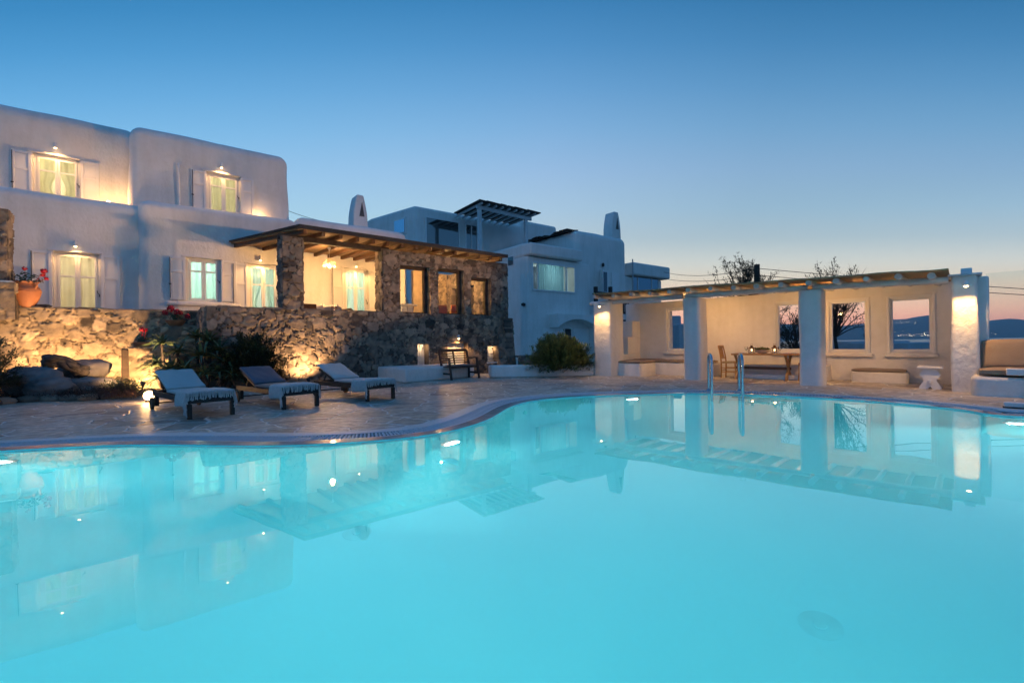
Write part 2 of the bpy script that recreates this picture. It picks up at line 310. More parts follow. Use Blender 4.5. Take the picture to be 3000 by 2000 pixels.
# ---------------------------------------------------------------- generators
def steps(a,b,brk,st):
    xs=sorted(set([a,b]+[x for x in brk if a<x<b])); out=[xs[0]]
    for p,q in zip(xs,xs[1:]):
        n=max(1,int(round((q-p)/st))); out+= [p+(q-p)*k/n for k in range(1,n+1)]
    return out
def plaster(mb,x0,x1,y0,y1,z0,z1,R=.25,r=.25,holes=(),wob=.02,seed=0,step=.35,batter=0,arc=5,through=False):
    """hand-plastered block: rounded vertical corners, rounded top edge, slightly wavy; holes=(x0,x1,z0,z1,depth) in the front face y0"""
    R=max(R,r+.01); fx=steps(x0+R,x1-R,[h[k] for h in holes for k in (0,1)],step)
    path=[('s',x0,y1,-1,0),('s',x0,(y0+R+y1)/2,-1,0)]
    for k in range(arc+1):
        a=PI+PI/2*k/arc; path.append(('c',x0+R,y0+R,math.cos(a),math.sin(a)))
    path+=[('f',x,y0,0,-1) for x in fx[1:-1]]
    for k in range(arc+1):
        a=1.5*PI+PI/2*k/arc; path.append(('c',x1-R,y0+R,math.cos(a),math.sin(a)))
    path+=[('s',x1,(y0+R+y1)/2,1,0),('s',x1,y1,1,0)]
    zl=[(z,0) for z in steps(z0,z1-r,[h[k] for h in holes for k in (2,3)],step)]
    for k in range(1,arc+1):
        t=PI/2*k/arc; zl.append((z1-r+r*math.sin(t),r*(1-math.cos(t))))
    ids=[]
    for i,(kind,a,b,nx,ny) in enumerate(path):
        row=[]
        for j,(z,ins) in enumerate(zl):
            ins2=ins+batter*(z-z0)
            if kind=='c': x,y=a+nx*(R-ins2),b+ny*(R-ins2)
            else: x,y=a-nx*ins2,b-ny*ins2
            w=noise.noise(Vector((x*.9+seed,y*.9,z*.9)))*wob+noise.noise(Vector((x*2.3+seed,y*2.3,z*2.3)))*wob*.4
            for h in holes:
                if h[0]-.02<x<h[1]+.02 and h[2]-.02<z<h[3]+.02: w=0
            zz=z+(noise.noise(Vector((x*.6,y*.6,seed+5)))*wob*1.6 if z>z1-r-.01 else 0)
            row.append(mb.vert((x+nx*w,y+ny*w,zz)))
        ids.append(row)
    for i in range(len(path)-1):
        for j in range(len(zl)-1):
            p,q=mb.v[ids[i][j]],mb.v[ids[i+1][j+1]]; mx,mz=(p[0]+q[0])/2,(p[2]+q[2])/2
            if path[i][0]!='s' and path[i+1][0]!='s' or path[i][0]=='f':
                if any(h[0]<mx<h[1] and h[2]<mz<h[3] and abs((p[1]+q[1])/2-y0)<.2+batter*(z1-z0) for h in holes): continue
            mb.face((ids[i][j],ids[i+1][j],ids[i+1][j+1],ids[i][j+1]))
    mb.face([r_[-1] for r_ in ids])
    if not through: mb.face(ids[0]+ids[-1][::-1])
    else:
        xs=sorted([x0,x1]+[h[k] for h in holes for k in (0,1)]); zl_=min(h[2] for h in holes); zh=max(h[3] for h in holes); zt=z1-.01
        mb.poly([(x0,y1,z0),(x1,y1,z0),(x1,y1,zl_),(x0,y1,zl_)]); mb.poly([(x0,y1,zh),(x1,y1,zh),(x1,y1,zt),(x0,y1,zt)])
        for a,b in zip(xs[::2],xs[1::2]): mb.poly([(a,y1,zl_),(b,y1,zl_),(b,y1,zh),(a,y1,zh)])
    for h in holes:
        a,b,c,d,dp=h; f=y0+batter*(c-z0); g=y0+batter*(d-z0)
        mb.poly([(a,f,c),(a,g,d),(a,y0+dp,d),(a,y0+dp,c)]); mb.poly([(b,f,c),(b,y0+dp,c),(b,y0+dp,d),(b,g,d)])
        mb.poly([(a,g,d),(b,g,d),(b,y0+dp,d),(a,y0+dp,d)]); mb.poly([(a,f,c),(a,y0+dp,c),(b,y0+dp,c),(b,f,c)])
def stone_panel(mb,o,u,v,W,Hh,holes=(),seed=0,amp=.06,step=.03,batter=0,back=.35,sizes=((.165,.22),(.11,.55),(.072,1.0),(.044,1.4)),edge=True,curve=None):
    """rubble masonry: irregular stones laid over a W x Hh rectangle spanned by u,v; stones stand proud of recessed joints"""
    rng=np.random.RandomState(seed); u=np.array(u,float); v=np.array(v,float); n=np.cross(u,v); o=np.array(o,float)
    cs=[];rs=[]
    for rad,den in sizes:
        for _ in range(int(W*Hh*den/(rad*rad)*.9)+3):
            c=(rng.uniform(-.1,W+.1),rng.uniform(-.1,Hh+.1)); rr=rad*rng.uniform(.75,1.2)
            if all((c[0]-q[0])**2+(c[1]-q[1])**2>((rr+s)*.80)**2 for q,s in zip(cs,rs)): cs.append(c); rs.append(rr)
    cs=np.array(cs); rs=np.array(rs); K=len(cs)
    ang=rng.uniform(-.22,.22,K); asp=rng.uniform(.75,1.7,K)**.5; lift=rng.uniform(.35,1.0,K); tx=rng.uniform(-.22,.22,(K,2)); tone=np.clip(rng.normal(.55,.22,K),0,1)
    us=np.array(steps(0,W,[h[k] for h in holes for k in (0,1)],step)); vs=np.array(steps(0,Hh,[h[k] for h in holes for k in (2,3)],step))
    G=np.stack(np.meshgrid(us,vs,indexing='ij'),-1).reshape(-1,2); NV=len(vs)
    # wobble joint lines
    wob=np.array([[noise.noise(Vector((a*5,b*5,seed))),noise.noise(Vector((a*5+9,b*5,seed+3)))] for a,b in G])*.012
    Gw=G+wob; d1=np.empty(len(G)); d2=np.empty(len(G)); k1=np.empty(len(G),int)
    for s0 in range(0,len(G),4000):
        g=Gw[s0:s0+4000,None,:]-cs[None]; ca,sa=np.cos(ang),np.sin(ang)
        x=(g[...,0]*ca+g[...,1]*sa)/(rs*asp); y=(-g[...,0]*sa+g[...,1]*ca)/(rs/asp)
        d=np.sqrt(x*x+y*y)*.55+np.maximum(np.abs(x),np.abs(y))*.5
        idx=np.argpartition(d,1,axis=1)[:,:2]; dd=np.take_along_axis(d,idx,1); od=np.argsort(dd,1); idx=np.take_along_axis(idx,od,1); dd=np.take_along_axis(dd,od,1)
        d1[s0:s0+4000]=dd[:,0]; d2[s0:s0+4000]=dd[:,1]; k1[s0:s0+4000]=idx[:,0]
    e=np.clip((d2-d1)*rs[k1]/.020,0,1); e=e*e*(3-2*e)
    rel=(Gw-cs[k1]); fine=np.array([noise.fractal(Vector((a*7,b*7,seed+20)),1,2,3) for a,b in G])
    hgt=e*amp*(lift[k1]+(rel*tx[k1]).sum(1)*4)+fine*.016*e-(1-e)*amp*.25
    tn=tone[k1]*(.30+.70*e)+fine*.14*e
    X=o+G[:,:1]*u+G[:,1:]*v+n*hgt[:,None]-n*(batter*G[:,1:])
    if curve is not None: X=X+curve(G)
    base=len(mb.v); mb.v+= [tuple(map(float,p)) for p in X]; mb.t+= [float(t) for t in np.clip(tn,0,1)]
    for i in range(len(us)-1):
        um=(us[i]+us[i+1])/2
        for j in range(NV-1):
            vm=(vs[j]+vs[j+1])/2
            if any(h[0]<um<h[1] and h[2]<vm<h[3] for h in holes): continue
            a=base+i*NV+j; mb.f.append((a,a+NV,a+NV+1,a+1))
    if edge:   # returns at the rim of the panel
        rim=[[base+i*NV for i in range(len(us))],[base+(len(us)-1)*NV+j for j in range(NV)],[base+i*NV+NV-1 for i in range(len(us)-1,-1,-1)],[base+j for j in range(NV-1,-1,-1)]]
        for line in rim:
            prev=None
            for q in line:
                p=np.array(mb.v[q]); w=mb.vert(tuple(p-n*back),mb.t[q])
                if prev: mb.f.append((prev[0],prev[1],w,q))
                prev=(q,w)
    for h in holes:
        a,b,c,d=h[:4]; dp=h[4]
        for (p0,uu,ww) in (((a,c),v,d-c),((b,d),-v,d-c),((a,d),u,b-a),((b,c),-u,b-a)):
            oo=o+u*p0[0]+v*p0[1]-n*(batter*p0[1])-n*.0
            reveal(mb,oo,uu,n,ww,dp,seed)
def reveal(mb,o,uu,n,W,dp,seed):
    rng=random.Random(seed+int(W*100)); q=0; o=np.array(o); uu=np.array(uu); side=np.cross(uu,n)
    while q<W-1e-3:
        l=min(W-q,rng.uniform(.14,.34)); 
        if W-q-l<.08: l=W-q
        t=rng.uniform(.25,.8); b=rng.uniform(0,.02); mb.tone=t; i=[]
        for (du,dn) in ((0,.02),(l,.02),(l,-dp),(0,-dp)): 
            p=o+uu*(q+du)+n*dn+side*0; i.append(mb.vert(tuple(p)))
        mb.face(i); q+=l
    mb.tone=.5
def stone_box(mb,x0,x1,y0,y1,z0,z1,seed=0,amp=.04,step=.035,faces='FLRT',sizes=((.2,.3),(.12,.9),(.07,1.6)),batter=0):
    if 'F' in faces: stone_panel(mb,(x0,y0,z0),(1,0,0),(0,0,1),x1-x0,z1-z0,seed=seed,amp=amp,step=step,back=.05,sizes=sizes)
    if 'L' in faces: stone_panel(mb,(x0,y1,z0),(0,-1,0),(0,0,1),y1-y0,z1-z0,seed=seed+1,amp=amp,step=step,back=.05,sizes=sizes)
    if 'R' in faces: stone_panel(mb,(x1,y0,z0),(0,1,0),(0,0,1),y1-y0,z1-z0,seed=seed+2,amp=amp,step=step,back=.05,sizes=sizes)
    if 'B' in faces: stone_panel(mb,(x1,y1,z0),(-1,0,0),(0,0,1),x1-x0,z1-z0,seed=seed+3,amp=amp,step=step,back=.05,sizes=sizes)
    if 'T' in faces: stone_panel(mb,(x0,y0,z1),(1,0,0),(0,1,0),x1-x0,y1-y0,seed=seed+4,amp=amp*.6,step=step,back=.05,sizes=sizes)
def curtain(mb,x0,x1,y,z0,z1,seed=0,waist=.0,flip=1):
    n=max(8,int((x1-x0)*26)); rng=random.Random(seed); ph=rng.uniform(0,6)
    def fn(a,b):
        z=z0+(z1-z0)*b; gather=1-waist*math.exp(-((b-.42)/.2)**2); xx=(x0 if flip>0 else x1)+flip*(x1-x0)*a*gather
        return (xx,y+.025*math.sin(a*n*1.3+ph+.6*math.sin(b*3))*(.6+.4*b)+.012*math.sin(a*n*.5+2*b),z)
    mb.grid(fn,n*3,10)
def shutter(t,par,x0,x1,y,z0,z1,hinge,panels=2):
    """a shutter leaf folded flat against the wall, with raised panels and iron strap"""
    m=MB(); w=.075; ys=y-.045; zs=[z0,z0+.1]
    if panels==3: cuts=[z0,z0+(z1-z0)*.12,z0+(z1-z0)*.70,z1]
    else: cuts=[z0,z0+(z1-z0)*.66,z1]
    m.box(x0,x0+w,ys,y,z0,z1); m.box(x1-w,x1,ys,y,z0,z1)
    for k,c in enumerate(cuts):
        a=c if k==0 else (c-w if k==len(cuts)-1 else c-w/2); m.box(x0+w,x1-w,ys+.002,y,a,a+w)
    m.box(x0+w,x1-w,ys+.022,y-.002,z0+w,z1-w)
    s=t.part(m,'shutter',M['white_paint'],par,bev=.006)
    if hinge>0: return s
    h=MB(); xh=x0+.03 if hinge<0 else x1-.03
    h.box(xh-.008,xh+.008,ys-.012,ys-.001,z0+.05,z1-.03); h.box(xh-.03,xh+.03,ys-.016,ys-.001,z0+.35*(z1-z0),z0+.35*(z1-z0)+.03)
    t.part(h,'bolt',M['iron'],s); return s
def window(t,par,x0,x1,z0,z1,y,dep=.13,cur='curtain_cream',room='room',power=22,sh=(1,1),shw=None,floor=None,lintel=True,seed=0,roomdepth=2.6,panels=2,lampcol=(1,.82,.52),waist=0,cross=.7,rd=None):
    """casement pair: frame, two leaves with cross bars, panes, curtains, a lit room behind, and shutters on the wall"""
    yf=y+dep; f=MB(); fw=.06
    f.box(x0,x0+fw,yf-.03,yf+.06,z0,z1); f.box(x1-fw,x1,yf-.03,yf+.06,z0,z1); f.box(x0+fw,x1-fw,yf-.028,yf+.06,z1-fw,z1)
    f.box(x0+fw,x1-fw,yf-.028,yf+.06,z0,z0+.04)
    w=t.part(f,'window',M['white_paint'],par,bev=.006)
    xm=(x0+x1)/2; zc=z0+(z1-z0)*cross
    for a,b in ((x0+fw+.004,xm-.003),(xm+.003,x1-fw-.004)):
        l=MB(); st=.055; zb=z0+.045; zt=z1-fw-.004; kick=.12 if z1-z0>1.6 else .055
        l.box(a,a+st,yf-.045,yf,zb,zt); l.box(b-st,b,yf-.045,yf,zb,zt); l.box(a+st,b-st,yf-.043,yf,zt-st,zt); l.box(a+st,b-st,yf-.043,yf,zb,zb+kick); l.box(a+st,b-st,yf-.043,yf,zc-.025,zc+.025)
        lf=t.part(l,'sash',M['white_paint'],w,bev=.005)
    g=MB(); g.poly([(x0+fw,yf-.02,z0+.05),(x1-fw,yf-.02,z0+.05),(x1-fw,yf-.02,z1-fw),(x0+fw,yf-.02,z1-fw)]); t.part(g,'pane',M['glass'],w)
    k=MB(); k.box(x1-.03,x1-.012,y+.05,y+.09,z0+.45*(z1-z0),z0+.45*(z1-z0)+.07); k.tube([(x1-.02,y+.06,z0+.48*(z1-z0)),(x1-.06,y+.05,z0+.5*(z1-z0)),(x1-.07,y+.05,z0+.53*(z1-z0))],.008,6); t.part(k,'latch',M['iron'],w)
    c=MB(); W=x1-x0
    if waist: curtain(c,x0+.05,xm-.0,yf+.16,z0,z1,seed,waist,1); curtain(c,xm+.0,x1-.05,yf+.17,z0,z1,seed+1,waist,-1)
    else: curtain(c,x0+.04,xm+.05,yf+.16,z0,z1,seed,0,1); curtain(c,xm+.03,x1-.04,yf+.18,z0,z1,seed+1,0,-1)
    t.part(c,'curtain',M[cur],w)
    r=MB(); e=.5; ry=yf+.07; rz0=z0-.02; rz1=z1+.25; rd=rd or roomdepth
    a,b=x0-e,x1+e
    r.poly([(a,ry,rz0),(a,ry+rd,rz0),(a,ry+rd,rz1),(a,ry,rz1)]); r.poly([(b,ry,rz0),(b,ry,rz1),(b,ry+rd,rz1),(b,ry+rd,rz0)]); r.poly([(a,ry+rd,rz0),(b,ry+rd,rz0),(b,ry+rd,rz1),(a,ry+rd,rz1)])
    r.poly([(a,ry,rz0),(b,ry,rz0),(b,ry+rd,rz0),(a,ry+rd,rz0)]); r.poly([(a,ry,rz1),(a,ry+rd,rz1),(b,ry+rd,rz1),(b,ry,rz1)])
    t.part(r,'room_lining',M[room],par)
    lamp(t.fr,(x0+.12,ry+rd*.55,rz1-.25),power,lampcol,.12,name='room_lamp')
    sw=shw or (x1-x0)*.47
    if sh[0]: shutter(t,par,x0-sw-.02,x0-.02,y-.02,z0+.02,z1-.02,-1,panels)
    if sh[1]: shutter(t,par,x1+.02,x1+sw+.02,y-.02,z0+.02,z1-.02,1,panels)
    if lintel:
        q=MB(); q.box(x0-.12,x1+.06,y-.03,y+.05,z1+.005,z1+.06); t.part(q,'lintel',M['plaster'],par,bev=.012)
    return w
def wall_lamp(fr,p,power,label,spot=125,down=True,housing=.17,group='lit white wall lamps of the house',arm=.14):
    """small white downlight on a bracket; p is the lit end; the wall is behind it in +y"""
    x,y,z=p; t=T('wall_lamp',label,'wall lamp',fr,p,group)
    m=MB(); m.lathe((x,y,z),[(.042,.005),(.045,.02),(.035,housing*.6),(.03,housing),(.0,housing+.005)],14); t.part(m,'shade',M['white_paint'])
    b=MB(); b.box(x-.018,x+.018,y+.02,y+arm,z+housing*.55,z+housing*.55+.03); b.box(x-.04,x+.04,y+arm-.025,y+arm,z+housing*.2,z+housing); t.part(b,'bracket',M['white_paint'],bev=.004)
    u=MB(); u.lathe((x,y,z),[(0,-.022),(.022,-.016),(.03,-.002),(.028,.006),(0,.008)],12); t.part(u,'bulb',M['bulb'])
    lamp(fr,(x,y-.10,z-.04),power*1.0,(1,.53,.18),.03,'SPOT',(x,y+.0,z-1),138,.4)
    return t
SKY=1.0; HAZE=8.5e-5
# ---------------------------------------------------------------- sky, camera
def build_world():
    w=D.worlds.new('World'); S.world=w; w.use_nodes=True; nt=w.node_tree; L=nt.links.new; bg=nt.nodes['Background']
    tc=N(nt,'ShaderNodeTexCoord'); sx=N(nt,'ShaderNodeSeparateXYZ'); L(tc.outputs['Generated'],sx.inputs[0])
    def lin(c): return tuple(((x/255)/12.92 if x<11 else (((x/255)+.055)/1.055)**2.4) for x in c)
    # colour runs over the arch of the sky from the afterglow (0 deg, the side the sun went down) over the zenith to the dark side (180 deg)
    at=N(nt,'ShaderNodeMath',operation='ARCTAN2'); L(sx.outputs['Z'],at.inputs[0]); L(sx.outputs['Y'],at.inputs[1])
    mr=N(nt,'ShaderNodeMath',operation='MULTIPLY_ADD'); mr.inputs[1].default_value=1/PI*180/220; mr.inputs[2].default_value=20/220; L(at.outputs[0],mr.inputs[0])
    st=[(-20,(70,75,90)),(-1.5,(160,130,130)),(0,(240,160,146)),(1.8,(249,177,153)),(3.6,(242,191,164)),(5.4,(233,201,175)),(7.5,(216,206,189)),(9.6,(206,210,206)),(12.5,(178,197,208)),(16,(163,194,218)),(20.5,(148,184,220)),(25,(125,173,216)),(29,(103,159,208)),(33,(80,143,196)),(37,(60,127,181)),(50,(46,110,168)),(75,(40,102,164)),(105,(52,116,182)),(135,(70,130,190)),(160,(86,138,190)),(176,(92,134,180)),(183,(70,85,110)),(200,(60,65,80))]
    def above(e,c):    # what shines beyond the haze so that the sky reads as surveyed through it
        t=lin(c)
        if not 0<=e<40: return t
        T_=math.exp(-HAZE*min(8000,329/math.tan(math.radians(max(e,.5))))); return tuple(max(.02,(x-(1-T_)*a)/T_) for x,a in zip(t,(.10,.17,.27)))
    st=[(round((e+20)/220,4),above(e,c)) for e,c in st]
    r=ramp(nt,st); L(mr.outputs[0],r.inputs['Fac'])
    # a little brighter to the left, duller to the right, above the glow
    cb=N(nt,'ShaderNodeMapRange'); cb.inputs['From Min'].default_value=-.8; cb.inputs['From Max'].default_value=.8; L(sx.outputs['X'],cb.inputs['Value'])
    rs=ramp(nt,[(0,(.97,1.17,1.14)),(.35,(1,1.06,1.04)),(.55,(.97,.97,.97)),(.78,(.78,.83,.83)),(1,(.76,.83,.82))]); L(cb.outputs[0],rs.inputs['Fac'])
    ez=N(nt,'ShaderNodeMapRange',interpolation_type='SMOOTHSTEP'); ez.inputs['From Min'].default_value=.06; ez.inputs['From Max'].default_value=.26; L(sx.outputs['Z'],ez.inputs['Value'])
    mu=N(nt,'ShaderNodeMix',data_type='RGBA',blend_type='MULTIPLY'); L(ez.outputs[0],mu.inputs['Factor']); L(r.outputs[0],mu.inputs['A']); L(rs.outputs[0],mu.inputs['B'])
    az=0.0
    # a faint Nishita twilight sky on top for its natural side-to-side falloff
    sk=N(nt,'ShaderNodeTexSky'); sk.sky_type='NISHITA'; sk.sun_disc=False; sk.sun_elevation=math.radians(-2.0); sk.sun_rotation=az; sk.altitude=60
    sc=N(nt,'ShaderNodeMix',data_type='RGBA',blend_type='ADD'); sc.inputs['Factor'].default_value=.02; L(mu.outputs['Result'],sc.inputs['A']); L(sk.outputs[0],sc.inputs['B'])
    L(sc.outputs['Result'],bg.inputs['Color']); bg.inputs['Strength'].default_value=SKY
build_world()
cd=D.cameras.new('camera'); cam=D.objects.new('camera',cd); COL.objects.link(cam); S.camera=cam
cd.sensor_width=36; cd.lens=36*F_/3000; cd.clip_start=.05; cd.clip_end=60000
cam.location=(0,0,CAM); cam.matrix_world=Matrix.Translation((0,0,CAM))@Matrix.Rotation(PI/2,4,'X')@Matrix.Rotation(-ROLL,4,'Z')
cd.shift_y=(CY-1000)/3000
S.view_settings.view_transform='Standard'; S.view_settings.look='None'; S.view_settings.exposure=.1; S.view_settings.gamma=1
S.cycles.use_denoising=True
try: S.cycles.denoiser='OPENIMAGEDENOISE'
except Exception: pass
S.cycles.max_bounces=10; S.cycles.diffuse_bounces=5; S.cycles.glossy_bounces=5; S.cycles.transmission_bounces=8; S.cycles.transparent_max_bounces=12
S.cycles.sample_clamp_indirect=8; S.cycles.caustics_reflective=False; S.cycles.blur_glossy=1
# ---------------------------------------------------------------- pool outline (surveyed water edge)
EDGE=[(0,1325),(191,1314),(383,1306.5),(574,1307.5),(765,1310),(957,1304),(1148,1291),(1276,1275),(1358,1257),(1435,1230),(1500,1192),(1564,1176),(1659,1166),(1819,1159),(2010,1154.5),(2138,1156),(2265,1161),(2457,1171),(2648,1185),(2839,1205),(3000,1224)]
E0=[C.Z(x,y,WZ)[:2] for x,y in EDGE]
E0=[(-9.2,1.4),(-8.4,2.6),(-7.0,3.5)]+E0[:]+[(8.6,4.6),(9.6,3.6),(9.9,2.2)]
def catmull(pts,n=6):
    out=[]
    for i in range(len(pts)-1):
        p0=pts[max(i-1,0)];p1=pts[i];p2=pts[i+1];p3=pts[min(i+2,len(pts)-1)]
        for k in range(n):
            t=k/n; out.append(tuple(.5*(2*b+(c-a)*t+(2*a-5*b+4*c-d)*t*t+(3*b-a-3*c+d)*t**3) for a,b,c,d in zip(p0,p1,p2,p3)))
    out.append(pts[-1]); return out
E1=catmull(E0,8)
# re-sample evenly, smooth a little
def resample(pts,st):
    out=[pts[0]]; acc=0
    for p,q in zip(pts,pts[1:]):
        l=math.dist(p,q)
        while acc+l>=st:
            k=(st-acc)/l; p=(p[0]+(q[0]-p[0])*k,p[1]+(q[1]-p[1])*k); out.append(p); l=math.dist(p,q); acc=0
        acc+=l
    return out
E2=resample(E1,.09)
for _ in range(6): E2=[E2[0]]+[tuple((a+2*b+c)/4 for a,b,c in zip(E2[i-1],E2[i],E2[i+1])) for i in range(1,len(E2)-1)]+[E2[-1]]
NEAR=.55
OUT=E2+[(9.9,NEAR),(4,NEAR),(0,NEAR),(-4,NEAR),(-9.2,NEAR)]
def offs(pts,d):
    """offset of the far edge away from the water"""
    r=[]
    for i,p in enumerate(pts):
        a=pts[max(i-1,0)]; b=pts[min(i+1,len(pts)-1)]; tx,ty=b[0]-a[0],b[1]-a[1]; l=math.hypot(tx,ty) or 1
        r.append((p[0]-ty/l*d,p[1]+tx/l*d))
    return r
def sheet(outer,hole,z):
    vs=[[Vector((x,y,0)) for x,y in outer]]+([[Vector((x,y,0)) for x,y in hole]] if hole else []); tri=tessellate_polygon(vs); m=MB()
    for p in [q for l in vs for q in l]: m.vert((p.x,p.y,z))
    for a,b,c in tri:
        p,q,r=m.v[a],m.v[b],m.v[c]; up=(q[0]-p[0])*(r[1]-p[1])-(q[1]-p[1])*(r[0]-p[0]); m.face((a,b,c) if up>0 else (a,c,b))
    return m
m=sheet(OUT,None,WZ); structure(m,'pool_water',M['water'])
# basin: coved floor
m=MB(); n=len(OUT); cx=sum(p[0] for p in OUT)/n; cy=2.6; rows=[]
DEP=1.45
for k,(ins,z) in enumerate([(0,.10),(0,-.25),(.02,-.5),(.07,-.75),(.17,-.97),(.33,-1.16),(.55,-1.30),(.85,-1.39),(1.2,-1.435),(1.6,-DEP)]):
    row=[]
    for (x,y) in OUT:
        dx,dy=cx-x,cy-y; l=math.hypot(dx,dy); row.append(m.vert((x+dx/l*ins,y+dy/l*ins,z)))
    rows.append(row)
for k in range(len(rows)-1):
    for j in range(n): m.face((rows[k][j],rows[k][(j+1)%n],rows[k+1][(j+1)%n],rows[k+1][j]))
fl=[m.v[i][:2] for i in rows[-1]]; tri=tessellate_polygon([[Vector((x,y,0)) for x,y in fl]])
for t in tri: m.face([rows[-1][k] for k in t])
structure(m,'pool_basin',M['tile'],sharp=180)
# coping: wet rim, grated channel, white outer band falling to the deck
o=[offs(E2,d) for d in (0,.03,.17,.18,.40,.41,.60,.66)]
zz=[.02,.098,.102,.102,.102,.106,.10,.0]
def strip(m,a,za,b,zb):
    i=[m.vert((x,y,za)) for x,y in a]; j=[m.vert((x,y,zb)) for x,y in b]
    for k in range(len(i)-1): m.face((i[k],i[k+1],j[k+1],j[k]))
cop=T('pool_coping',None,None,C,(0,0,0)); props(cop.o,kind='structure')
m=MB(); strip(m,o[0],.0,o[0],.088); strip(m,o[0],.088,o[1],.098); strip(m,o[1],.098,o[2],.102); strip(m,o[2],.102,o[2],.04); cop.part(m,'rim',M['rim'],sharp=50)
m=MB(); strip(m,o[3],.04,o[4],.04); cop.part(m,'channel',M['black'])
m=MB(); strip(m,o[4],.04,o[4],.106); strip(m,o[4],.106,o[5],.108); strip(m,o[5],.108,o[6],.10); strip(m,o[6],.10,o[7],-.01); cop.part(m,'band',M['coping'],sharp=50)
m=MB(); fine=resample(E2,.021); fa=offs(fine,.178); fb=offs(fine,.402)
for k in range(0,len(fine)-2,2):
    if fine[k][0]<-6.5 or fine[k][0]>8: continue
    a,b,c,d=fa[k],fa[k+1],fb[k+1],fb[k]; m.hexa([(p[0],p[1],.07) for p in (a,b,c,d)],[(p[0],p[1],.101) for p in (a,b,c,d)])
strip(m,offs(fine,.172),.1015,offs(fine,.19),.1015); strip(m,offs(fine,.39),.1015,offs(fine,.408),.1015); strip(m,offs(fine,.285),.1015,offs(fine,.295),.1015)
cop.part(m,'grate',M['grate'],smooth=False)
# paved deck and the land around
hole=offs(E2,.63)+[(11,NEAR-.3),(-10.5,NEAR-.3)]
hole=[p for p in hole]
DK=[(-26,-5),(-26,26),(4,33),(24,30),(24,-5)]
m=sheet(DK,hole,0); structure(m,'pool_deck',M['deck'])
m=MB(); prev=None
ring=[]
for k in range(48):
    a=2*PI*k/48; d=(math.cos(a),math.sin(a)); row=[]
    for r,z in ((31,-.03),(44,-.6),(70,-3),(130,-9),(260,-17.5)): row.append(m.vert((d[0]*r,12+d[1]*r,z+ (noise.noise(Vector((d[0]*r*.03,d[1]*r*.03,1)))*1.2 if r>44 else 0))))
    ring.append(row)
for k in range(48):
    for j in range(4): m.face((ring[k][j],ring[(k+1)%48][j],ring[(k+1)%48][j+1],ring[k][j+1]))
# flat apron between deck and the falling ground
ci=[m.vert((x,y,-.012)) for x,y in DK]
rr=[r_[0] for r_ in ring]
tri=tessellate_polygon([[Vector((m.v[i][0],m.v[i][1],0)) for i in rr],[Vector((x,y,0)) for x,y in DK]]); idx=rr+ci
for t in tri: m.face([idx[k] for k in t])
structure(m,'ground',M['ground'])
m=MB(); m.poly([(-30000,100,-16),(30000,100,-16),(30000,30000,-16),(-30000,30000,-16)]); m.poly([(-30000,-30000,-16),(30000,-30000,-16),(30000,100,-16),(-30000,100,-16)]); structure(m,'sea',M['sea'])
# far island ridge across the strait, surveyed from its skyline
SKYL=[(600,985),(900,968),(1200,962),(1500,957),(1800,953),(2060,950),(2283,949),(2345,951),(2453,956),(2540,948),(2616,936.5),(2660,935),(2721,924),(2800,930),(2887,941),(2960,934),(3060,944),(3250,950),(3500,962),(3900,985)]
m=MB(); nx=220; ny=14; YD=5200; idx=[]
def sk(px):
    for (a,b),(c,d) in zip(SKYL,SKYL[1:]):
        if a<=px<=c: t=(px-a)/(c-a); t=t*t*(3-2*t); return b+(d-b)*t
    return 985
for a in range(nx+1):
    px=600+3300*a/nx; r=ray(px,sk(px)); top=CAM+r[2]*(YD+1500)+3; row=[]
    for b in range(ny+1):
        t=b/ny; y=YD+2600*t; x=r[0]*(YD+1500*min(1,t*2600/1500)) if t*2600<1500 else r[0]*(YD+1500)
        pr=math.sin(min(t*2600/1500,1)*PI/2)**1.1 if t*2600<=1500 else math.cos((t*2600-1500)/1100*PI/2)
        z=-18+(top+18)*pr+(noise.fractal(Vector((px*.012,t*4,3)),1,2,4)*14*math.sin(PI*min(1,t*2))*(1 if t<.5 else 0))
        row.append(m.vert((x,y,z)))
    idx.append(row)
for a in range(nx):
    for b in range(ny): m.face((idx[a][b],idx[a+1][b],idx[a+1][b+1],idx[a][b+1]))
structure(m,'hills',M['hill'],sharp=180)
# lights of the villages on the far shore
m=MB(); rng=random.Random(4)
for k in range(130):
    if k<105: px=rng.choice([rng.gauss(2690,30),rng.gauss(2640,20),rng.uniform(2240,2960),rng.gauss(2715,16)]); py=985-abs(rng.gauss(0,5))-.0148*(px-2650)*.9
    else: px=rng.gauss(2640,22); py=944+rng.gauss(0,2.5)
    if not 2150<px<3050: continue
    r=ray(px,py); d=YD-120 if k<105 else YD+500
    if k>=105: d=YD+420
    s=rng.uniform(.8,1.6); c=Vector((r[0]*d,d,CAM+r[2]*d))
    if c.z<-13: c.z=-12
    m.lathe((c.x,c.y,c.z-s),[(0,0),(s,s),(0,2*s)],6)
one(m,'village_lights','tiny warm lights of villages scattered along the far shore','lights',M['far_light'],C,(0,YD,0),kind='stuff')

# the evening haze over the strait
def haze(den):
    m=MB(); m.box(-9000,9000,-300,8000,-17.5,330); m_,nt,b=newmat('evening_haze'); nt.nodes.remove(b); v=N(nt,'ShaderNodeVolumePrincipled'); v.inputs['Color'].default_value=(.80,.92,1,1); v.inputs['Density'].default_value=den; v.inputs['Anisotropy'].default_value=0
    nt.links.new(v.outputs[0],nt.nodes['Material Output'].inputs['Volume']); one(m,'haze','thin blue evening haze over the strait','haze',m_,C,(0,0,0),kind='stuff',smooth=False)
haze(HAZE)
S.cycles.volume_bounces=1
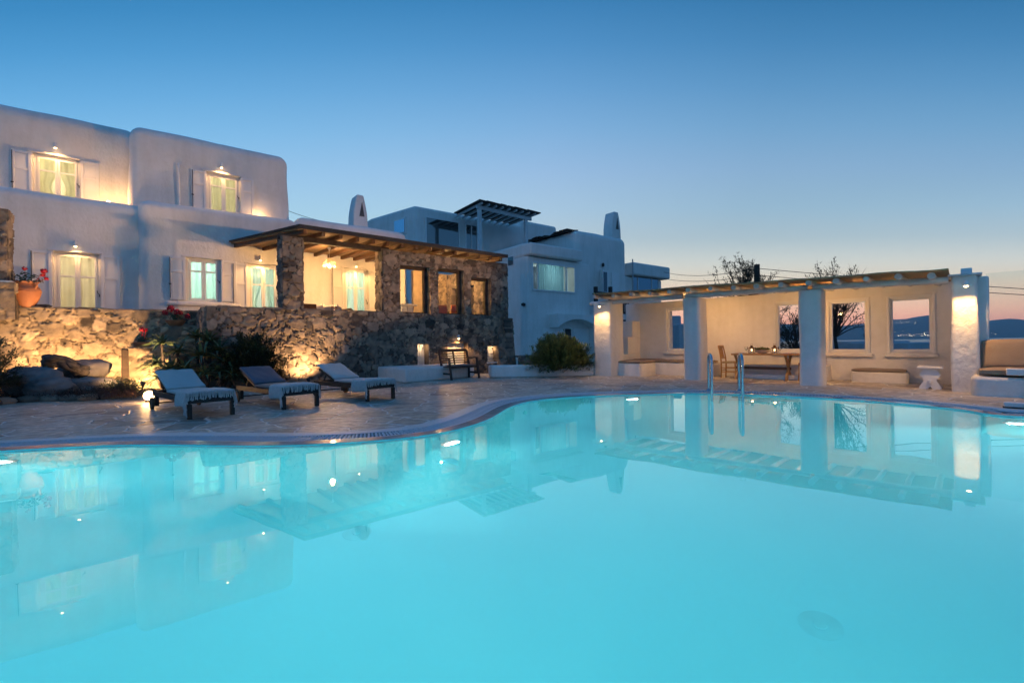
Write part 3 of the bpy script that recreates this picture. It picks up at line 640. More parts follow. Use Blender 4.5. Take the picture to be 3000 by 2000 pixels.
# ================================================================ main house (frame H)
WARM=(1,.52,.17)
hs=T('white_house','large white two storey plastered house with open shutters and lit windows','house',H,(0,17.4,0))
def hx(px,py,Y): return H.Y(px,py,Y)[0]
def hz(px,py,Y): return H.Y(px,py,Y)[2]
YL,YR,YUL,YUR=17.4,17.12,19.2,17.8
# openings
dLL=(hx(156,735,YL),hx(292,745,YL),1.52,hz(156,735,YL)); wLR=(hx(546,753,YR),hx(645,765,YR),hz(546,881,YR),hz(546,753,YR)); dLR=(hx(727,772,YR),hx(815,776,YR),1.52,hz(727,772,YR))
dP=(hx(1009,784,YR),hx(1079,789,YR),1.52,hz(1009,784,YR)); wUL=(hx(97,446,YUL),hx(233,468,YUL),5.30,hz(97,446,YUL)); wUR=(hx(606,502,YUR),hx(702,521,YUR),5.42,hz(606,502,YUR))
XS=hx(404,700,YR)
m=MB(); plaster(m,-9.5,XS+.35,YL,26,0,5.30,R=.2,r=.3,holes=[(*dLL,.16)],seed=1,wob=.03); w1=hs.part(m,'wall',M['plaster'])
m=MB(); plaster(m,XS,3.86,YR,26,0,5.42,R=.22,r=.26,holes=[(*wLR,.16),(*dLR,.16)],seed=2,wob=.03); hs.part(m,'wall',M['plaster'])
m=MB(); plaster(m,3.75,7.98,YR+.05,25,0,5.58,R=.35,r=.33,holes=[(*dP,.16)],seed=3,wob=.03); hs.part(m,'wall',M['plaster'])
m=MB(); plaster(m,-9.5,-.45,YUL,26,5.0,8.17,R=.25,r=.40,holes=[(*wUL,.16)],seed=4,wob=.035); hs.part(m,'wall',M['plaster'])
XU0=hx(371,590,YUR); XU1=3.78
m=MB(); plaster(m,XU0,XU1,YUR,26,5.0,7.86,R=.34,r=.36,holes=[(*wUR,.16)],seed=5,wob=.035,batter=.028); hs.part(m,'wall',M['plaster'])
window(hs,None,*dLL,YL,cur='curtain_cream',power=74,seed=1,panels=3,shw=.42)
window(hs,None,*wLR,YR,cur='curtain_teal',room='teal_room',power=89,seed=3,lampcol=(.95,1,.86),shw=.42)
window(hs,None,*dLR,YR,cur='curtain_teal',room='teal_room',power=69,seed=5,lampcol=(1,.9,.7),shw=.44,waist=.45,panels=3)
window(hs,None,*dP,YR+.05,cur='curtain_teal',room='teal_room',power=69,seed=7,lampcol=(1,.9,.7),shw=.44,waist=.4,panels=3)
window(hs,None,*wUL,YUL,cur='curtain_sage',power=59,seed=9,shw=.43,waist=.35)
window(hs,None,*wUR,YUR+.01,cur='curtain_sage',power=59,seed=11,shw=.40)
# sloping sill under the lower right window
m=MB(); m.box(wLR[0]-.5,wLR[1]+.55,YR-.10,YR+.1,wLR[2]-.16,wLR[2]-.03); hs.part(m,'sill',M['plaster'],bev=.05,seg=4)
# downpipe
p=H.Y(523,480,YUR-.08); m=MB(); m.tube([(p[0],p[1]+.16,p[2]),(p[0],p[1]+.02,p[2]),(p[0],p[1],p[2]-.1),(p[0],p[1],5.3)],.03,10); hs.part(m,'downpipe',M['white_paint'])
# Mykonos chimney on the low roof
def chimney(t,fr,cx,cy,w,d,z0,z1,par=None,mat=None,faces='F'):
    m=MB(); h=z1-z0; n=10
    ring=[]
    for k in range(n+1):
        u=k/n; tw=1-.12*u if u<.55 else .934-.50*((u-.55)/.45)**1.5; td=1-.05*u
        x0,x1,y0,y1=cx-w/2*tw,cx+w/2*tw,cy-d/2*td,cy+d/2*td
        ring.append([m.vert(q) for q in ((x0,y0,z0+h*u),(x1,y0,z0+h*u),(x1,y1,z0+h*u),(x0,y1,z0+h*u))])
    for a,b in zip(ring,ring[1:]):
        for j in range(4): m.face((a[j],a[(j+1)%4],b[(j+1)%4],b[j]))
    m.face(ring[-1]); c=t.part(m,'chimney',mat or M['plaster'],par,bev=.06,seg=3,sharp=50)
    o=MB(); yf=cy-d/2-.004
    o.slab([(cx-.08*w,yf,z0+.58*h),(cx+.24*w,yf,z0+.58*h),(cx+.10*w,yf,z0+.86*h)],(0,.05,0)); t.part(o,'flue_opening',M['flue'],c); return c
b=H.Y(1047,640,19.5); tp=H.Y(1050,577,19.5)
chimney(hs,H,b[0]+.02,b[1],.66,.72,5.2,tp[2])
# lamps on the facade
wall_lamp(H,H.Y(162,434,YUL-.13),52,'wall lamp above the top left window beside the recessed corner')
wall_lamp(H,H.Y(649,492,YUR-.05),33,'wall lamp above the upper window near the rounded house corner')
wall_lamp(H,H.Y(221,722,YL-.13),28,'wall lamp above the cream curtained terrace door behind the terracotta jar')
wall_lamp(H,H.Y(763,763,YR-.14),62,'wall lamp above the aqua curtained door just left of the stone pillar')
wall_lamp(H,H.Y(1044,781,YR-.10),62,'wall lamp above the door under the timber pergola, behind the hanging rope lamp')
# small flood lamp lighting the recessed corner of the balcony
t=T('balcony_light','small floor lamp hidden behind the parapet near the recessed house corner','lamp',H,(-1.2,18.2,5.32)); m=MB(); m.lathe((-1.2,18.2,5.32),[(.05,0),(.06,.03),(.06,.09),(.02,.1)],12); t.part(m,'base',M['white_paint'])
m=MB(); m.lathe((-1.2,18.2,5.32),[(.045,.10),(.03,.125),(0,.13)],10); t.part(m,'bulb',M['bulb']); lamp(H,(-1.2,18.3,5.44),70,WARM,.05)
t=T('balcony_light','small floor lamp hidden behind the parapet near the right end of the upper wall','lamp',H,(2.7,17.62,5.33)); m=MB(); m.lathe((2.7,17.62,5.33),[(.05,0),(.06,.03),(.06,.09),(.02,.1)],12); t.part(m,'base',M['white_paint'])
m=MB(); m.lathe((2.7,17.62,5.33),[(.045,.10),(.03,.125),(0,.13)],10); t.part(m,'bulb',M['bulb']); lamp(H,(2.7,17.60,5.475),9,WARM,.05)
# pendant lamp glimpsed in the top left room
p=H.Y(116,516,YUL+1.0); t=T('room_pendant','glowing dome lamp hanging inside the top left bedroom window','pendant lamp',H,p); m=MB(); m.lathe((p[0],p[1],p[2]),[(.17,-.05),(.15,.02),(.09,.08),(.02,.1)],16); t.part(m,'shade',M['globe'])
m=MB(); m.tube([(p[0],p[1],p[2]+.1),(p[0],p[1],wUL[3]+.2)],.006,5); t.part(m,'cord',M['wire'])
# ================================================================ stone terrace front and pavilion
YS=13.0
st=T('stone_pavilion','long rubble stone terrace front with three square wooden framed openings','stone building',H,(5.2,YS,0))
X0=.86; XB=5.22; XE=hx(1484,760,YS); ZT=1.97
zr=lambda x:4.02-.012*(x-2.8)
W=[(hx(1171,800,YS),hx(1257,800,YS),1.98,hz(1171,776,YS)),(hx(1282,800,YS),hx(1357,800,YS),1.97,hz(1282,785,YS)),(hx(1379,840,YS),hx(1436,840,YS),1.95,hz(1379,812,YS))]
NI=[(hx(1222,1040,YS),hx(1256,1040,YS),.02,hz(1222,1008,YS)),(hx(1310,1040,YS),hx(1371,1040,YS),.02,hz(1310,1005,YS)),(hx(1427,1040,YS),hx(1463,1040,YS),hz(1427,1060,YS),hz(1427,1014,YS))]
m=MB()
fullh=[(a-X0,b-X0,c,d,.34) for a,b,c,d in W+NI]
lo=[h for h in fullh if h[3]<1.9]
stone_panel(m,(X0,YS,0),(1,0,0),(0,0,1),XE-X0,ZT,holes=lo,seed=11,amp=.06,step=.028,batter=.0)
XT=hx(1121,760,YS)
stone_panel(m,(XT,YS,ZT),(1,0,0),(0,0,1),XE-XT,zr(7)-.14-ZT,holes=[(a-XT,b-XT,c-ZT,d-ZT,.34) for a,b,c,d in [(a,b,max(c,ZT+.01),d) for a,b,c,d in W]],seed=12,amp=.06,step=.03)
# left end returns, coping stones on the parapet, inner faces
stone_panel(m,(X0-.04,15.6,0),(0,-1,0),(0,0,1),2.6,ZT,seed=13,amp=.06,step=.04)
stone_panel(m,(X0,YS+.0,ZT+.02),(1,0,0),(0,1,0),XT-X0,.42,seed=14,amp=.03,step=.04,sizes=((.24,.5),(.14,1.2)))
stone_panel(m,(XT,YS+.55,ZT),(0,-1,0),(0,0,1),.55,zr(5)-.14-ZT,seed=15,amp=.05,step=.035)
stone_panel(m,(XE,YS,0),(0,1,0),(0,0,1),4.4,zr(9)-.14,holes=[(1.6,3.3,2.15,3.25,.3)],seed=16,amp=.06,step=.05)
stone_panel(m,(XE-.35,17.3,ZT-.4),(0,-1,0),(0,0,1),4.0,zr(9)-.1-ZT+.4,holes=[(1.0,2.7,.58,1.68,.3)],seed=17,amp=.05,step=.05)
wl=st.part(m,'wall',M['rubble_dark'],sharp=60)
# skirt of bigger stones where the battered corner meets the deck
m=MB(); stone_panel(m,(XE-.5,YS-.14,0),(1,0,0),(0,0,1),.72,1.9,seed=18,amp=.09,step=.03,batter=.09,sizes=((.34,.9),(.2,1.2),(.1,1.4))); stone_panel(m,(XE+.2,YS-.14,0),(0,1,0),(0,0,1),3,1.9,seed=19,amp=.08,step=.05,batter=.09); st.part(m,'buttress',M['rubble_dark'],sharp=60)
m=MB(); m.box(X0+.3,XE-.36,YS+.42,17.3,1.30,1.5); m.box(XT+.02,XE-.04,YS+.37,YS+.42,1.5,1.96); m.box(X0+.02,XT,YS+.08,YS+.4,1.2,1.965); st.part(m,'terrace_floor',M['deck_edge'])
for k,(a,b,c,d) in enumerate(W):
    c=max(c,ZT+.01); f=MB(); w=.075; y0,y1=YS+.16,YS+.27
    f.box(a,a+w*.6,y0,y1,c,d); f.box(b-w-.04,b-.0,y0,y1,c,d); f.box(a+w*.6,b-w-.04,y0+.002,y1,d-w,d); f.box(a+w*.6,b-w-.04,y0+.002,y1,c,c+.04)
    fo=st.part(f,'window_frame',M['old_wood'],bev=.006); g=MB(); g.poly([(a+.04,y0+.06,c+.04),(b-.1,y0+.06,c+.04),(b-.1,y0+.06,d-.07),(a+.04,y0+.06,d-.07)]); st.part(g,'pane',M['glass'],fo)
    l=MB(); l.box(a-.1,b+.1,YS+.02,YS+.34,d+.005,d+.07); st.part(l,'lintel',M['old_wood'],bev=.01)
# niches: tall white window, panelled door under the lamp, small barred window
a,b,c,d=NI[0]; f=MB(); f.box(a,b,YS+.30,YS+.36,c,d); 
for q in (.3,.55,.75): f.box(a+(b-a)*q,a+(b-a)*q+.03,YS+.27,YS+.302,c,d-.02)
st.part(f,'shutter_panel',M['white_paint'],bev=.006)
a,b,c,d=NI[1]; f=MB(); f.box(a,b,YS+.26,YS+.32,c,d); f.box(a+(b-a)*.63,a+(b-a)*.66,YS+.235,YS+.262,c,d)
for q in range(4): f.box(a+.05,a+(b-a)*.6,YS+.24,YS+.262,c+.1+q*.23,c+.24+q*.23)
st.part(f,'door',M['white_paint'],bev=.008)
a,b,c,d=NI[2]; f=MB(); f.box(a,b,YS+.30,YS+.33,c,d); st.part(f,'small_window',M['white_paint']); f=MB()
for q in (.25,.5,.75): f.box(a,b,YS+.285,YS+.299,c+(d-c)*q-.008,c+(d-c)*q+.008)
f.box(a+(b-a)*.5,a+(b-a)*.5+.015,YS+.282,YS+.299,c,d); st.part(f,'window_bars',M['white_paint'])
f=MB(); f.box(a-.05,b+.05,YS-.06,YS+.3,c-.05,c-.005); st.part(f,'sill',M['plaster'],bev=.01)
wall_lamp(H,H.Y(1344,992,YS-.12),48,'small white wall lamp over the low door in the stone wall',group=None,housing=.13)
for k,(h_,lab) in enumerate(((NI[0],'tiny recessed spot inside the tall white niche of the stone wall'),(NI[2],'tiny recessed spot inside the small barred window of the stone wall'))):
    x=h_[0]+(h_[1]-h_[0])*.6; z=h_[3]; t=T('niche_spot',lab,'spot lamp',H,(x,YS+.14,z-.03),'recessed spots in the stone wall niches'); m=MB(); m.lathe((x,YS+.14,z-.03),[(.02,0),(.028,.004),(.028,.03),(0,.031)],12); t.part(m,'housing',M['white_paint']); m=MB(); m.lathe((x,YS+.14,z-.036),[(0,0),(.017,.002),(.017,.008),(0,.009)],10); t.part(m,'bulb',M['bulb']); lamp(H,(x,YS+.14,z-.08),2.2,(1,.62,.30),.02)  # unseen fill lamp added to brighten each niche from within
# inner partition walls seen through the openings
m=MB(); m.box(7.95,8.9,16.7,16.9,1.5,3.95); st.part(m,'partition',M['stucco'])
m=MB(); stone_panel(m,(8.9,16.7,1.5),(1,0,0),(0,0,1),.8,2.4,seed=23,amp=.04,step=.05); st.part(m,'inner_wall',M['stone'])
m=MB(); m.box(XE-.16,XE-.12,14.6,16.3,2.15,3.25); st.part(m,'pane',M['dark_glass'])
# rafters, edge beam and boarded roof of the pergola
pg=T('pergola','dark timber pergola roof with projecting rafters over the stone terrace','pergola',H,(5,YS,3.9))
yb=YR-.02; zf=lambda x:4.055-.012*(x-2.8); zb=lambda x:4.50-.012*(x-2.8); xl0,xl1=H.Y(882,664,12.62)[0],H.Y(676,716,YR)[0]
zz0=H.Y(882,664,12.62)[2]; zb0=H.Y(676,716,YR)[2]
def roofz(x,y): k=(y-12.62)/(YR-12.62); return zz0+(zb0+.05-zz0)*k-.012*(x-2.9)
XR=hx(1482,755,12.62)
m=MB(); nn=14
top=[];bot=[]
for a in range(nn+1):
    rt=[];rb=[]
    for b_ in range(7):
        k=b_/6; y=12.62+(yb-12.62)*k; xl=xl0+(xl1-xl0)*k; x=xl+(XR-xl)*a/nn; z=roofz(x,y)+noise.noise(Vector((x*2,y*2,3)))*.012
        rt.append(m.vert((x,y,z))); rb.append(m.vert((x,y,z-.045)))
    top.append(rt);bot.append(rb)
for a in range(nn):
    for b_ in range(6): m.face((top[a][b_],top[a+1][b_],top[a+1][b_+1],top[a][b_+1])); m.face((bot[a][b_],bot[a][b_+1],bot[a+1][b_+1],bot[a+1][b_]))
for a in range(nn): m.face((top[a][0],bot[a][0],bot[a+1][0],top[a+1][0])); m.face((top[a][6],top[a+1][6],bot[a+1][6],bot[a][6]))
for b_ in range(6): m.face((top[0][b_],top[0][b_+1],bot[0][b_+1],bot[0][b_])); m.face((top[nn][b_],bot[nn][b_],bot[nn][b_+1],top[nn][b_+1]))
pg.part(m,'roof_boards',M['board'],sharp=30)
# dark slate-edged capping on top
m=MB(); ed=[(xl0-.03,12.58),(XR+.03,12.58)]
m.slab([(xl0-.05,12.56,roofz(xl0,12.56)+.005),(XR+.05,12.56,roofz(XR,12.56)+.005),(XR+.05,yb,roofz(XR,yb)+.005),(xl1-.05,yb,roofz(xl1,yb)+.005)],(0,0,.05)); m.slab([(xl0-.05,12.56,roofz(xl0,12.56)+.004),(XR+.05,12.56,roofz(XR,12.56)+.004),(XR+.05,12.60,roofz(XR,12.56)+.004),(xl0-.05,12.60,roofz(xl0,12.56)+.004)],(0,0,-.055)); pg.part(m,'roof_covering',M['thatch'])
xs=[xl0+.12+i*(XR-xl0-.2)/14 for i in range(15)]
for i,x in enumerate(xs):
    m=MB(); xo=(xl1-xl0)*(1 if i==0 else max(0,1-i*.33)); r=.055
    y0=12.70 if x<XT else 12.78
    m.bar((x,y0,roofz(x,y0)-.045-r),(x+xo,yb-.02,roofz(x+xo,yb)-.05-r),.095,.115); pg.part(m,'rafter',M['rafter'],bev=.012)
m=MB(); m.bar((2.45,YS+.18,roofz(2.5,YS+.18)-.045-.115-.075),(XT+.25,YS+.18,roofz(XT,YS+.18)-.045-.115-.075),.15,.14); pg.part(m,'edge_beam',M['old_wood'],bev=.015)
# stone pillar carrying the beam
a=hx(828,800,YS); b=hx(887,800,YS); t=T('stone_pillar','square rubble stone pillar standing on the terrace wall under the pergola corner','pillar',H,(a,YS,ZT))
m=MB(); stone_box(m,a,b,YS+.02,YS+.52,ZT,roofz(2.7,YS+.2)-.235,seed=31,amp=.055,faces='FLRB',step=.025,sizes=((.17,.8),(.10,1.2),(.06,1.5))); t.part(m,'shaft',M['rubble_dark'],sharp=60)
# hanging rope lamp
p=H.Y(965,772,15.0); t=T('rope_lamp','lit woven rope dome lamp hanging from the pergola rafters','pendant lamp',H,p); 
m=MB(); zz_=p[2]
for k in range(12):
    u=k/11; r=.20*math.sin(u*PI/2*.97+.05)**.75 if u>.02 else .03; z=zz_+.17-.25*u; pts=[(p[0]+r*math.cos(2*PI*j/20),p[1]+r*math.sin(2*PI*j/20),z) for j in range(21)]; m.tube(pts,.0048,5)
for j in range(10):
    an=2*PI*j/10; m.tube([(p[0]+.2*math.sin(u*PI/2*.97+.05)**.75*math.cos(an+.5*u),p[1]+.2*math.sin(u*PI/2*.97+.05)**.75*math.sin(an+.5*u),zz_+.17-.25*u) for u in (.03,.25,.5,.75,1)],.005,5)
t.part(m,'shade',M['shade']); m=MB(); m.tube([(p[0],p[1],zz_+.05),(p[0],p[1],roofz(p[0],15)-.15)],.006,5); m.lathe((p[0],p[1],roofz(p[0],15)-.20),[(.01,0),(.05,.08),(.05,.1)],10); t.part(m,'cord',M['white_paint'])
m=MB(); m.lathe((p[0],p[1],zz_-.08),[(0,-.05),(.035,-.03),(.045,0),(.03,.04),(0,.05)],12); t.part(m,'bulb',M['bulb']); lamp(H,(p[0],p[1],zz_-.16),240,(1,.55,.20),.06)
lamp(H,(8.2,15.2,3.55),250,(1,.53,.18),.06)
t=T('ceiling_spot','small ceiling spot lighting the room behind the stone openings','lamp',H,(8.2,15.2,3.62)); m=MB(); m.lathe((8.2,15.2,3.62),[(.035,0),(.045,.1),(.02,.16),(.0,.2)],12); t.part(m,'housing',M['white_paint']); m=MB(); m.lathe((8.2,15.2,3.6),[(0,0),(.03,.005),(.03,.02),(0,.02)],10); t.part(m,'bulb',M['bulb'])
# ================================================================ garden wall on the left, pier, steps
YG=15.5
gw=T('garden_wall','tall honey coloured rubble stone wall lit from below behind the boulders','stone wall',H,(-4,YG,0))
zt=H.Y(300,907,YG)[2]; m=MB(); stone_panel(m,(-9,YG,-.1),(1,0,0),(0,0,1),9.9,zt+.1,seed=41,amp=.06,step=.032,sizes=((.19,.3),(.125,.6),(.08,1.0),(.048,1.4)))
stone_panel(m,(-9,YG,zt+.02),(1,0,0),(0,1,0),9.9,.45,seed=42,amp=.03,step=.05,sizes=((.25,.5),(.14,1.2))); gw.part(m,'wall',M['stone'],sharp=60)
m=MB(); m.box(-9,.8,YG+.08,YL,1.2,1.48); gw.part(m,'terrace_slab',M['deck_edge'])
a=hx(18,700,YG-.2); z0=H.Y(18,822,YG-.2)[2]; z1=H.Y(18,611,YG-.2)[2]; t=T('stone_pier','tall narrow rubble stone pier at the far left photo edge beside the terracotta jar','pillar',H,(a-.3,YG-.2,zt))
b2=hx(43,860,YG-.25); m=MB(); stone_box(m,a-.6,a,YG-.15,YG+.35,z0,z1,seed=45,amp=.04,faces='FR',step=.03); t.part(m,'shaft',M['rubble_dark'],sharp=60)
m=MB(); stone_box(m,a-1.4,b2,YG-.25,YG+.4,zt-.3,z0-.05,seed=47,amp=.035,faces='FRT',step=.03,sizes=((.3,.8),(.14,1.2))); t.part(m,'plinth',M['stone'],sharp=60)
m=MB(); m.box(a-1.4,a+.10,YG-.24,YG+.3,z0-.045,z0+.0); t.part(m,'slab',M['plaster'],bev=.01)
# low stone step carrying the middle flower bowl, and the ledge of the next bowl
p0=H.Y(374,1020,13.6); p1=H.Y(470,1020,13.6)
t=T('stone_step','low rubble stone block in front of the lit wall carrying a flower bowl','stone block',H,(p0[0],13.6,0)); m=MB(); stone_box(m,p0[0],p1[0]+.3,13.6,15.4,0,p0[2],seed=51,amp=.04,faces='FLRT',step=.032); t.part(m,'masonry',M['stone'],sharp=60)
m=MB(); q0=H.Y(366,1022,13.5); m.hexa([(q0[0]-.07,13.45,0),(q0[0]+.07,13.45,0),(q0[0]+.07,13.6,0),(q0[0]-.07,13.6,0)],[(q0[0]-.06,13.47,q0[2]),(q0[0]+.06,13.46,q0[2]-.03),(q0[0]+.06,13.58,q0[2]),(q0[0]-.06,13.58,q0[2]+.02)])
one(m,'wooden_post','rotten dark timber post beside the low stone block','post',M['dark_post'],H,(q0[0],13.5,0),bev=.015)
l0=H.Y(470,957,14.6); l1=H.Y(566,957,14.6); t=T('stone_ledge','higher rubble stone ledge between the two walls carrying red geraniums','stone block',H,(l0[0],14.6,0)); m=MB(); stone_box(m,l0[0],X0,14.6,15.5,0,l0[2],seed=55,amp=.045,faces='FLT',step=.035); t.part(m,'masonry',M['stone'],sharp=60)
# ================================================================ low white bench wall below the pavilion
t=T('white_bench_wall','low whitewashed masonry bench wall running along the foot of the stone front','bench wall',H,(5.2,11.25,0))
m=MB(); m.hexa(*[[(x,y,z) for x,y in ((5.07,11.2),(7.62,11.84),(7.62,13),(5.0,13))] for z in (0,.385)]); t.part(m,'front_wall',M['plaster'],bev=.05,seg=4)
wb0=P.Z(1437,1107); wb1=P.Z(1738,1101)
m=MB(); m.hexa(*[[(x,y,z) for x,y in ((7.66,11.0),(10.2,9.32),(10.45,9.62),(7.82,11.4))] for z in (0,.36)]); t.part(m,'side_wall',M['plaster'],bev=.05,seg=4)
# rubble dwarf wall beyond
m=MB(); stone_box(m,9.95,11.6,12.6,13.0,0,.55,seed=63,amp=.05,faces='FT',step=.04); one(m,'dwarf_wall','dark low rubble wall behind the bench wall by the neighbour','stone wall',M['rubble_dark'],H,(10.2,12.6,0),sharp=60)
# ================================================================ neighbouring house
nb=T('neighbour_house','unlit white neighbouring house in blue dusk shade with two chimneys','house',H,(17.4,21,0))
def nwall(poly,z0,z1,name='wall',bev=.12,mt='plaster'):
    m=MB(); m.prism(poly,z0,z1); return nb.part(m,name,M[mt],bev=bev,seg=3)
Y1=21.0; xa=hx(1545,760,Y1); xb=hx(1697,780,Y1)
zw0,zw1=H.Y(1560,850,Y1-.03)[2],H.Y(1560,766,Y1-.03)[2]
m=MB(); plaster(m,xa,xb+1,Y1,27,0,6.2,R=.12,r=.05,seed=70,wob=.03,step=.6,holes=[(hx(1557,800,Y1)+.02,hx(1683,800,Y1)-.02,zw0+.02,zw1-.02,1.3)]); nb.part(m,'wall',M['plaster'])
m=MB(); m.box(xa-.02,xb+.02,Y1-.35,Y1+3,6.25,6.98); m.box(xa,xb+.6,Y1+.3,26,6.19,7.04); nb.part(m,'parapet',M['plaster'],bev=.12,seg=3)
def wide_window(x0,x1,z0,z1,Y,mull,curt=True,gl='sky_glass'):
    f=MB(); w=.08; f.box(x0,x1,Y-.05,Y+.03,z1-w,z1); f.box(x0,x1,Y-.05,Y+.03,z0,z0+w); f.box(x0,x0+w,Y-.048,Y+.03,z0+w,z1-w); f.box(x1-w,x1,Y-.048,Y+.03,z0+w,z1-w)
    for q in mull: xx=x0+(x1-x0)*q; f.box(xx-w/2,xx+w/2,Y-.046,Y+.03,z0+w,z1-w)
    fo=nb.part(f,'window',M['white_paint']); g=MB(); g.poly([(x0+w,Y-.01,z0+w),(x1-w,Y-.01,z0+w),(x1-w,Y-.01,z1-w),(x0+w,Y-.01,z1-w)]); nb.part(g,'pane',M[gl],fo)
    b=MB(); b.box(x0+.03,x1-.03,Y+1.2,Y+1.22,z0+.03,z1-.03); nb.part(b,'dark_interior',M['navy'],fo)
    if curt>1: lamp(H,((x0+x1)/2,Y+1.05,(z0+z1)/2+.2),30,(.78,1,1),.25,name='room_lamp')  # cool lamp added behind the curtain to brighten it
    if curt: c=MB(); curtain(c,x0+.5 if curt>1 else x0+.1,x1-.1 if curt<2 else x1-.9,Y+.09,z0,z1,3); nb.part(c,'curtain',M['curtain_white'],fo)
zw0,zw1=H.Y(1560,850,Y1-.03)[2],H.Y(1560,766,Y1-.03)[2]
wide_window(hx(1557,800,Y1),hx(1683,800,Y1),zw0,zw1,Y1-.03,(.12,.78),curt=2,gl='glass')
m=MB(); q=hx(1490+8,760,Y1); yq=H.X(1497,765,xa)[1]; zq=H.X(1497,765,xa)[2]; m.box(xa-.03,xa+.02,yq-.35,yq+.35,zq-.35,zq+.35); nb.part(m,'small_window',M['white_paint']); m=MB(); m.box(xa-.05,xa-.028,yq-.26,yq+.26,zq-.26,zq+.26); nb.part(m,'pane',M['dark_glass'])
p=H.X(1533,892,xa-.1); m=MB(); m.lathe((xa-.1,p[1],p[2]),[(0,-.12),(.13,-.06),(.13,.06),(0,.12)],10); nb.part(m,'round_lamp',M['black'])
# tall middle block with the rounded corner
Y2=22.0; xc=hx(1690,760,Y2); xd=hx(1838,760,Y2)
m=MB(); plaster(m,xc,xd,Y2,31,0,8.75,R=.5,r=.45,seed=71,wob=.05,step=.8,batter=.0); nb.part(m,'wall',M['plaster'])
w0=H.Y(1758,800,Y2-.02); wx0,wx1=w0[0],hx(1783,800,Y2); z0,z1=H.Y(1765,858,Y2)[2],H.Y(1765,792,Y2)[2]
f=MB(); f.box(wx0,wx1,Y2-.04,Y2+.02,z0,z1); nb.part(f,'window',M['white_paint']); f=MB()
f.box(wx0+.12,wx0+.72,Y2-.05,Y2-.042,z0+.1,z1-.1) ; nb.part(f,'pane',M['dark_glass'])
sh=MB(); sh.slab([(wx0-.06,Y2-.06,z0-.1),(wx0-.30,Y2-.55,z0-.1),(wx0-.30,Y2-.55,z1),(wx0-.06,Y2-.06,z1)],(.04,0,0)); nb.part(sh,'shutter',M['white_paint']); sh=MB(); sh.box(wx1+.25,wx1+1.05,Y2-.08,Y2-.02,z0-.1,z1-.05); nb.part(sh,'shutter',M['white_paint'])
p=H.Y(1767,776,Y2-.1); m=MB(); m.lathe((p[0],p[1],p[2]-.12),[(.08,0),(.1,.15),(.06,.25)],8); nb.part(m,'wall_light',M['black'])
b=H.Y(1793,690,25); tp=H.Y(1793,625,25); chimney(nb,H,b[0],25,1.15,1.0,8.3,tp[2])
m=MB(); m.hexa([(xd-1.2,23.6,8.1),(xd+.1,23.6,8.1),(xd+.1,26.4,8.1),(xd-1.2,26.4,8.1)],[(b[0]-.5,24.4,9.2),(b[0]+.5,24.4,9.2),(b[0]+.5,25.6,9.2),(b[0]-.5,25.6,9.2)]); nb.part(m,'chimney_base',M['plaster'],bev=.2,seg=3)
m=MB(); rng=random.Random(5)
for k in range(26):
    x=xc+.3+rng.random()*4.4; y=24+rng.random()*4; m.bar((x-.8,y,8.72+rng.random()*.18),(x+.8,y+rng.uniform(-.3,.3),8.78+rng.random()*.2),.5,.06)
for k in range(30):
    y=22.6+rng.random()*5; x=xc-.05+rng.random()*.5; m.bar((x-.5,y,8.68+rng.random()*.15),(x+.5,y+rng.uniform(-.3,.3),8.75+rng.random()*.25),.4,.06)
nb.part(m,'slate_heap',M['thatch'])
# right wing
Y3=24.0; xe=hx(1848,800,Y3); xf=hx(1938,800,Y3); zt3=hz(1870,782,Y3)
nwall([(xe-.8,Y3),(xf,Y3),(xf,31),(xe-.8,31)],0,zt3-.9)
m=MB(); z3=hz(1900,782,Y3); m.box(xe-.3,xf+.6,Y3-.5,30,z3-.95,z3+.12); nb.part(m,'parapet',M['plaster'],bev=.15,seg=3)
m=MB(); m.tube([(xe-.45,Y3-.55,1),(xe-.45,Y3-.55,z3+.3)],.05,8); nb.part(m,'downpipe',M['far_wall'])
wide_window(xe+.1,xf-.5,hz(1880,868,Y3),hz(1880,806,Y3),Y3-.03,(.2,.72),curt=False)
# upper storey with big window and roof pergola
Y0=28.0; xg=hx(1215,650,Y0); xh=hx(1640,700,Y0); zc=hz(1215,601,Y0); r=H.ray(1084,640); tt=(zc-CAM)/r[2]; pl=(r[0]*tt,r[1]*tt)
xm_=hx(1530,640,Y0)
nwall([(xg,Y0),(xm_,Y0),(xm_,36),(pl[0],pl[1]+4),(pl[0],pl[1])],4,zc,bev=.2)
nwall([(xm_,Y0+.3),(xh,Y0+.3),(xh,36),(xm_,36)],4,hz(1600,657,Y0+.3),bev=.25)
nwall([(13.0,25.6),(xa+6,25.6),(xa+6,28.2),(13.0,28.2)],0,6.9,bev=.1)
wide_window(hx(1245,680,Y0),hx(1345,690,Y0),hz(1245,715,Y0),hz(1245,634,Y0),Y0-.04,(.985,),curt=False)
wide_window(hx(1362,690,Y0),hx(1398,690,Y0),7.0,hz(1362,655,Y0),Y0-.04,(.5,),curt=False)
fz=H.X(1150,660,xg)  # left window on the side wall
m=MB(); d=Vector((pl[0]-xg,pl[1]-Y0,0)); dn=d.normalized(); nv=Vector((-dn.y,dn.x,0)); 
if nv.x>0: nv=-nv
def onleft(px,py):
    r=H.ray(px,py); # intersect with the side wall plane
    t_=(nv.x*xg+nv.y*Y0)/(nv.x*r[0]+nv.y*r[1]); return Vector((r[0]*t_,r[1]*t_,CAM+r[2]*t_))
A=onleft(1155,690);B=onleft(1191,686);zt_=onleft(1155,645).z; zb_=onleft(1155,692).z
m.slab([tuple(A*1+nv*.05)[:2]+(zb_,),tuple(B+nv*.05)[:2]+(zb_,),tuple(B+nv*.05)[:2]+(zt_,),tuple(A+nv*.05)[:2]+(zt_,)],tuple(-nv*.1)); nb.part(m,'window',M['white_paint'])
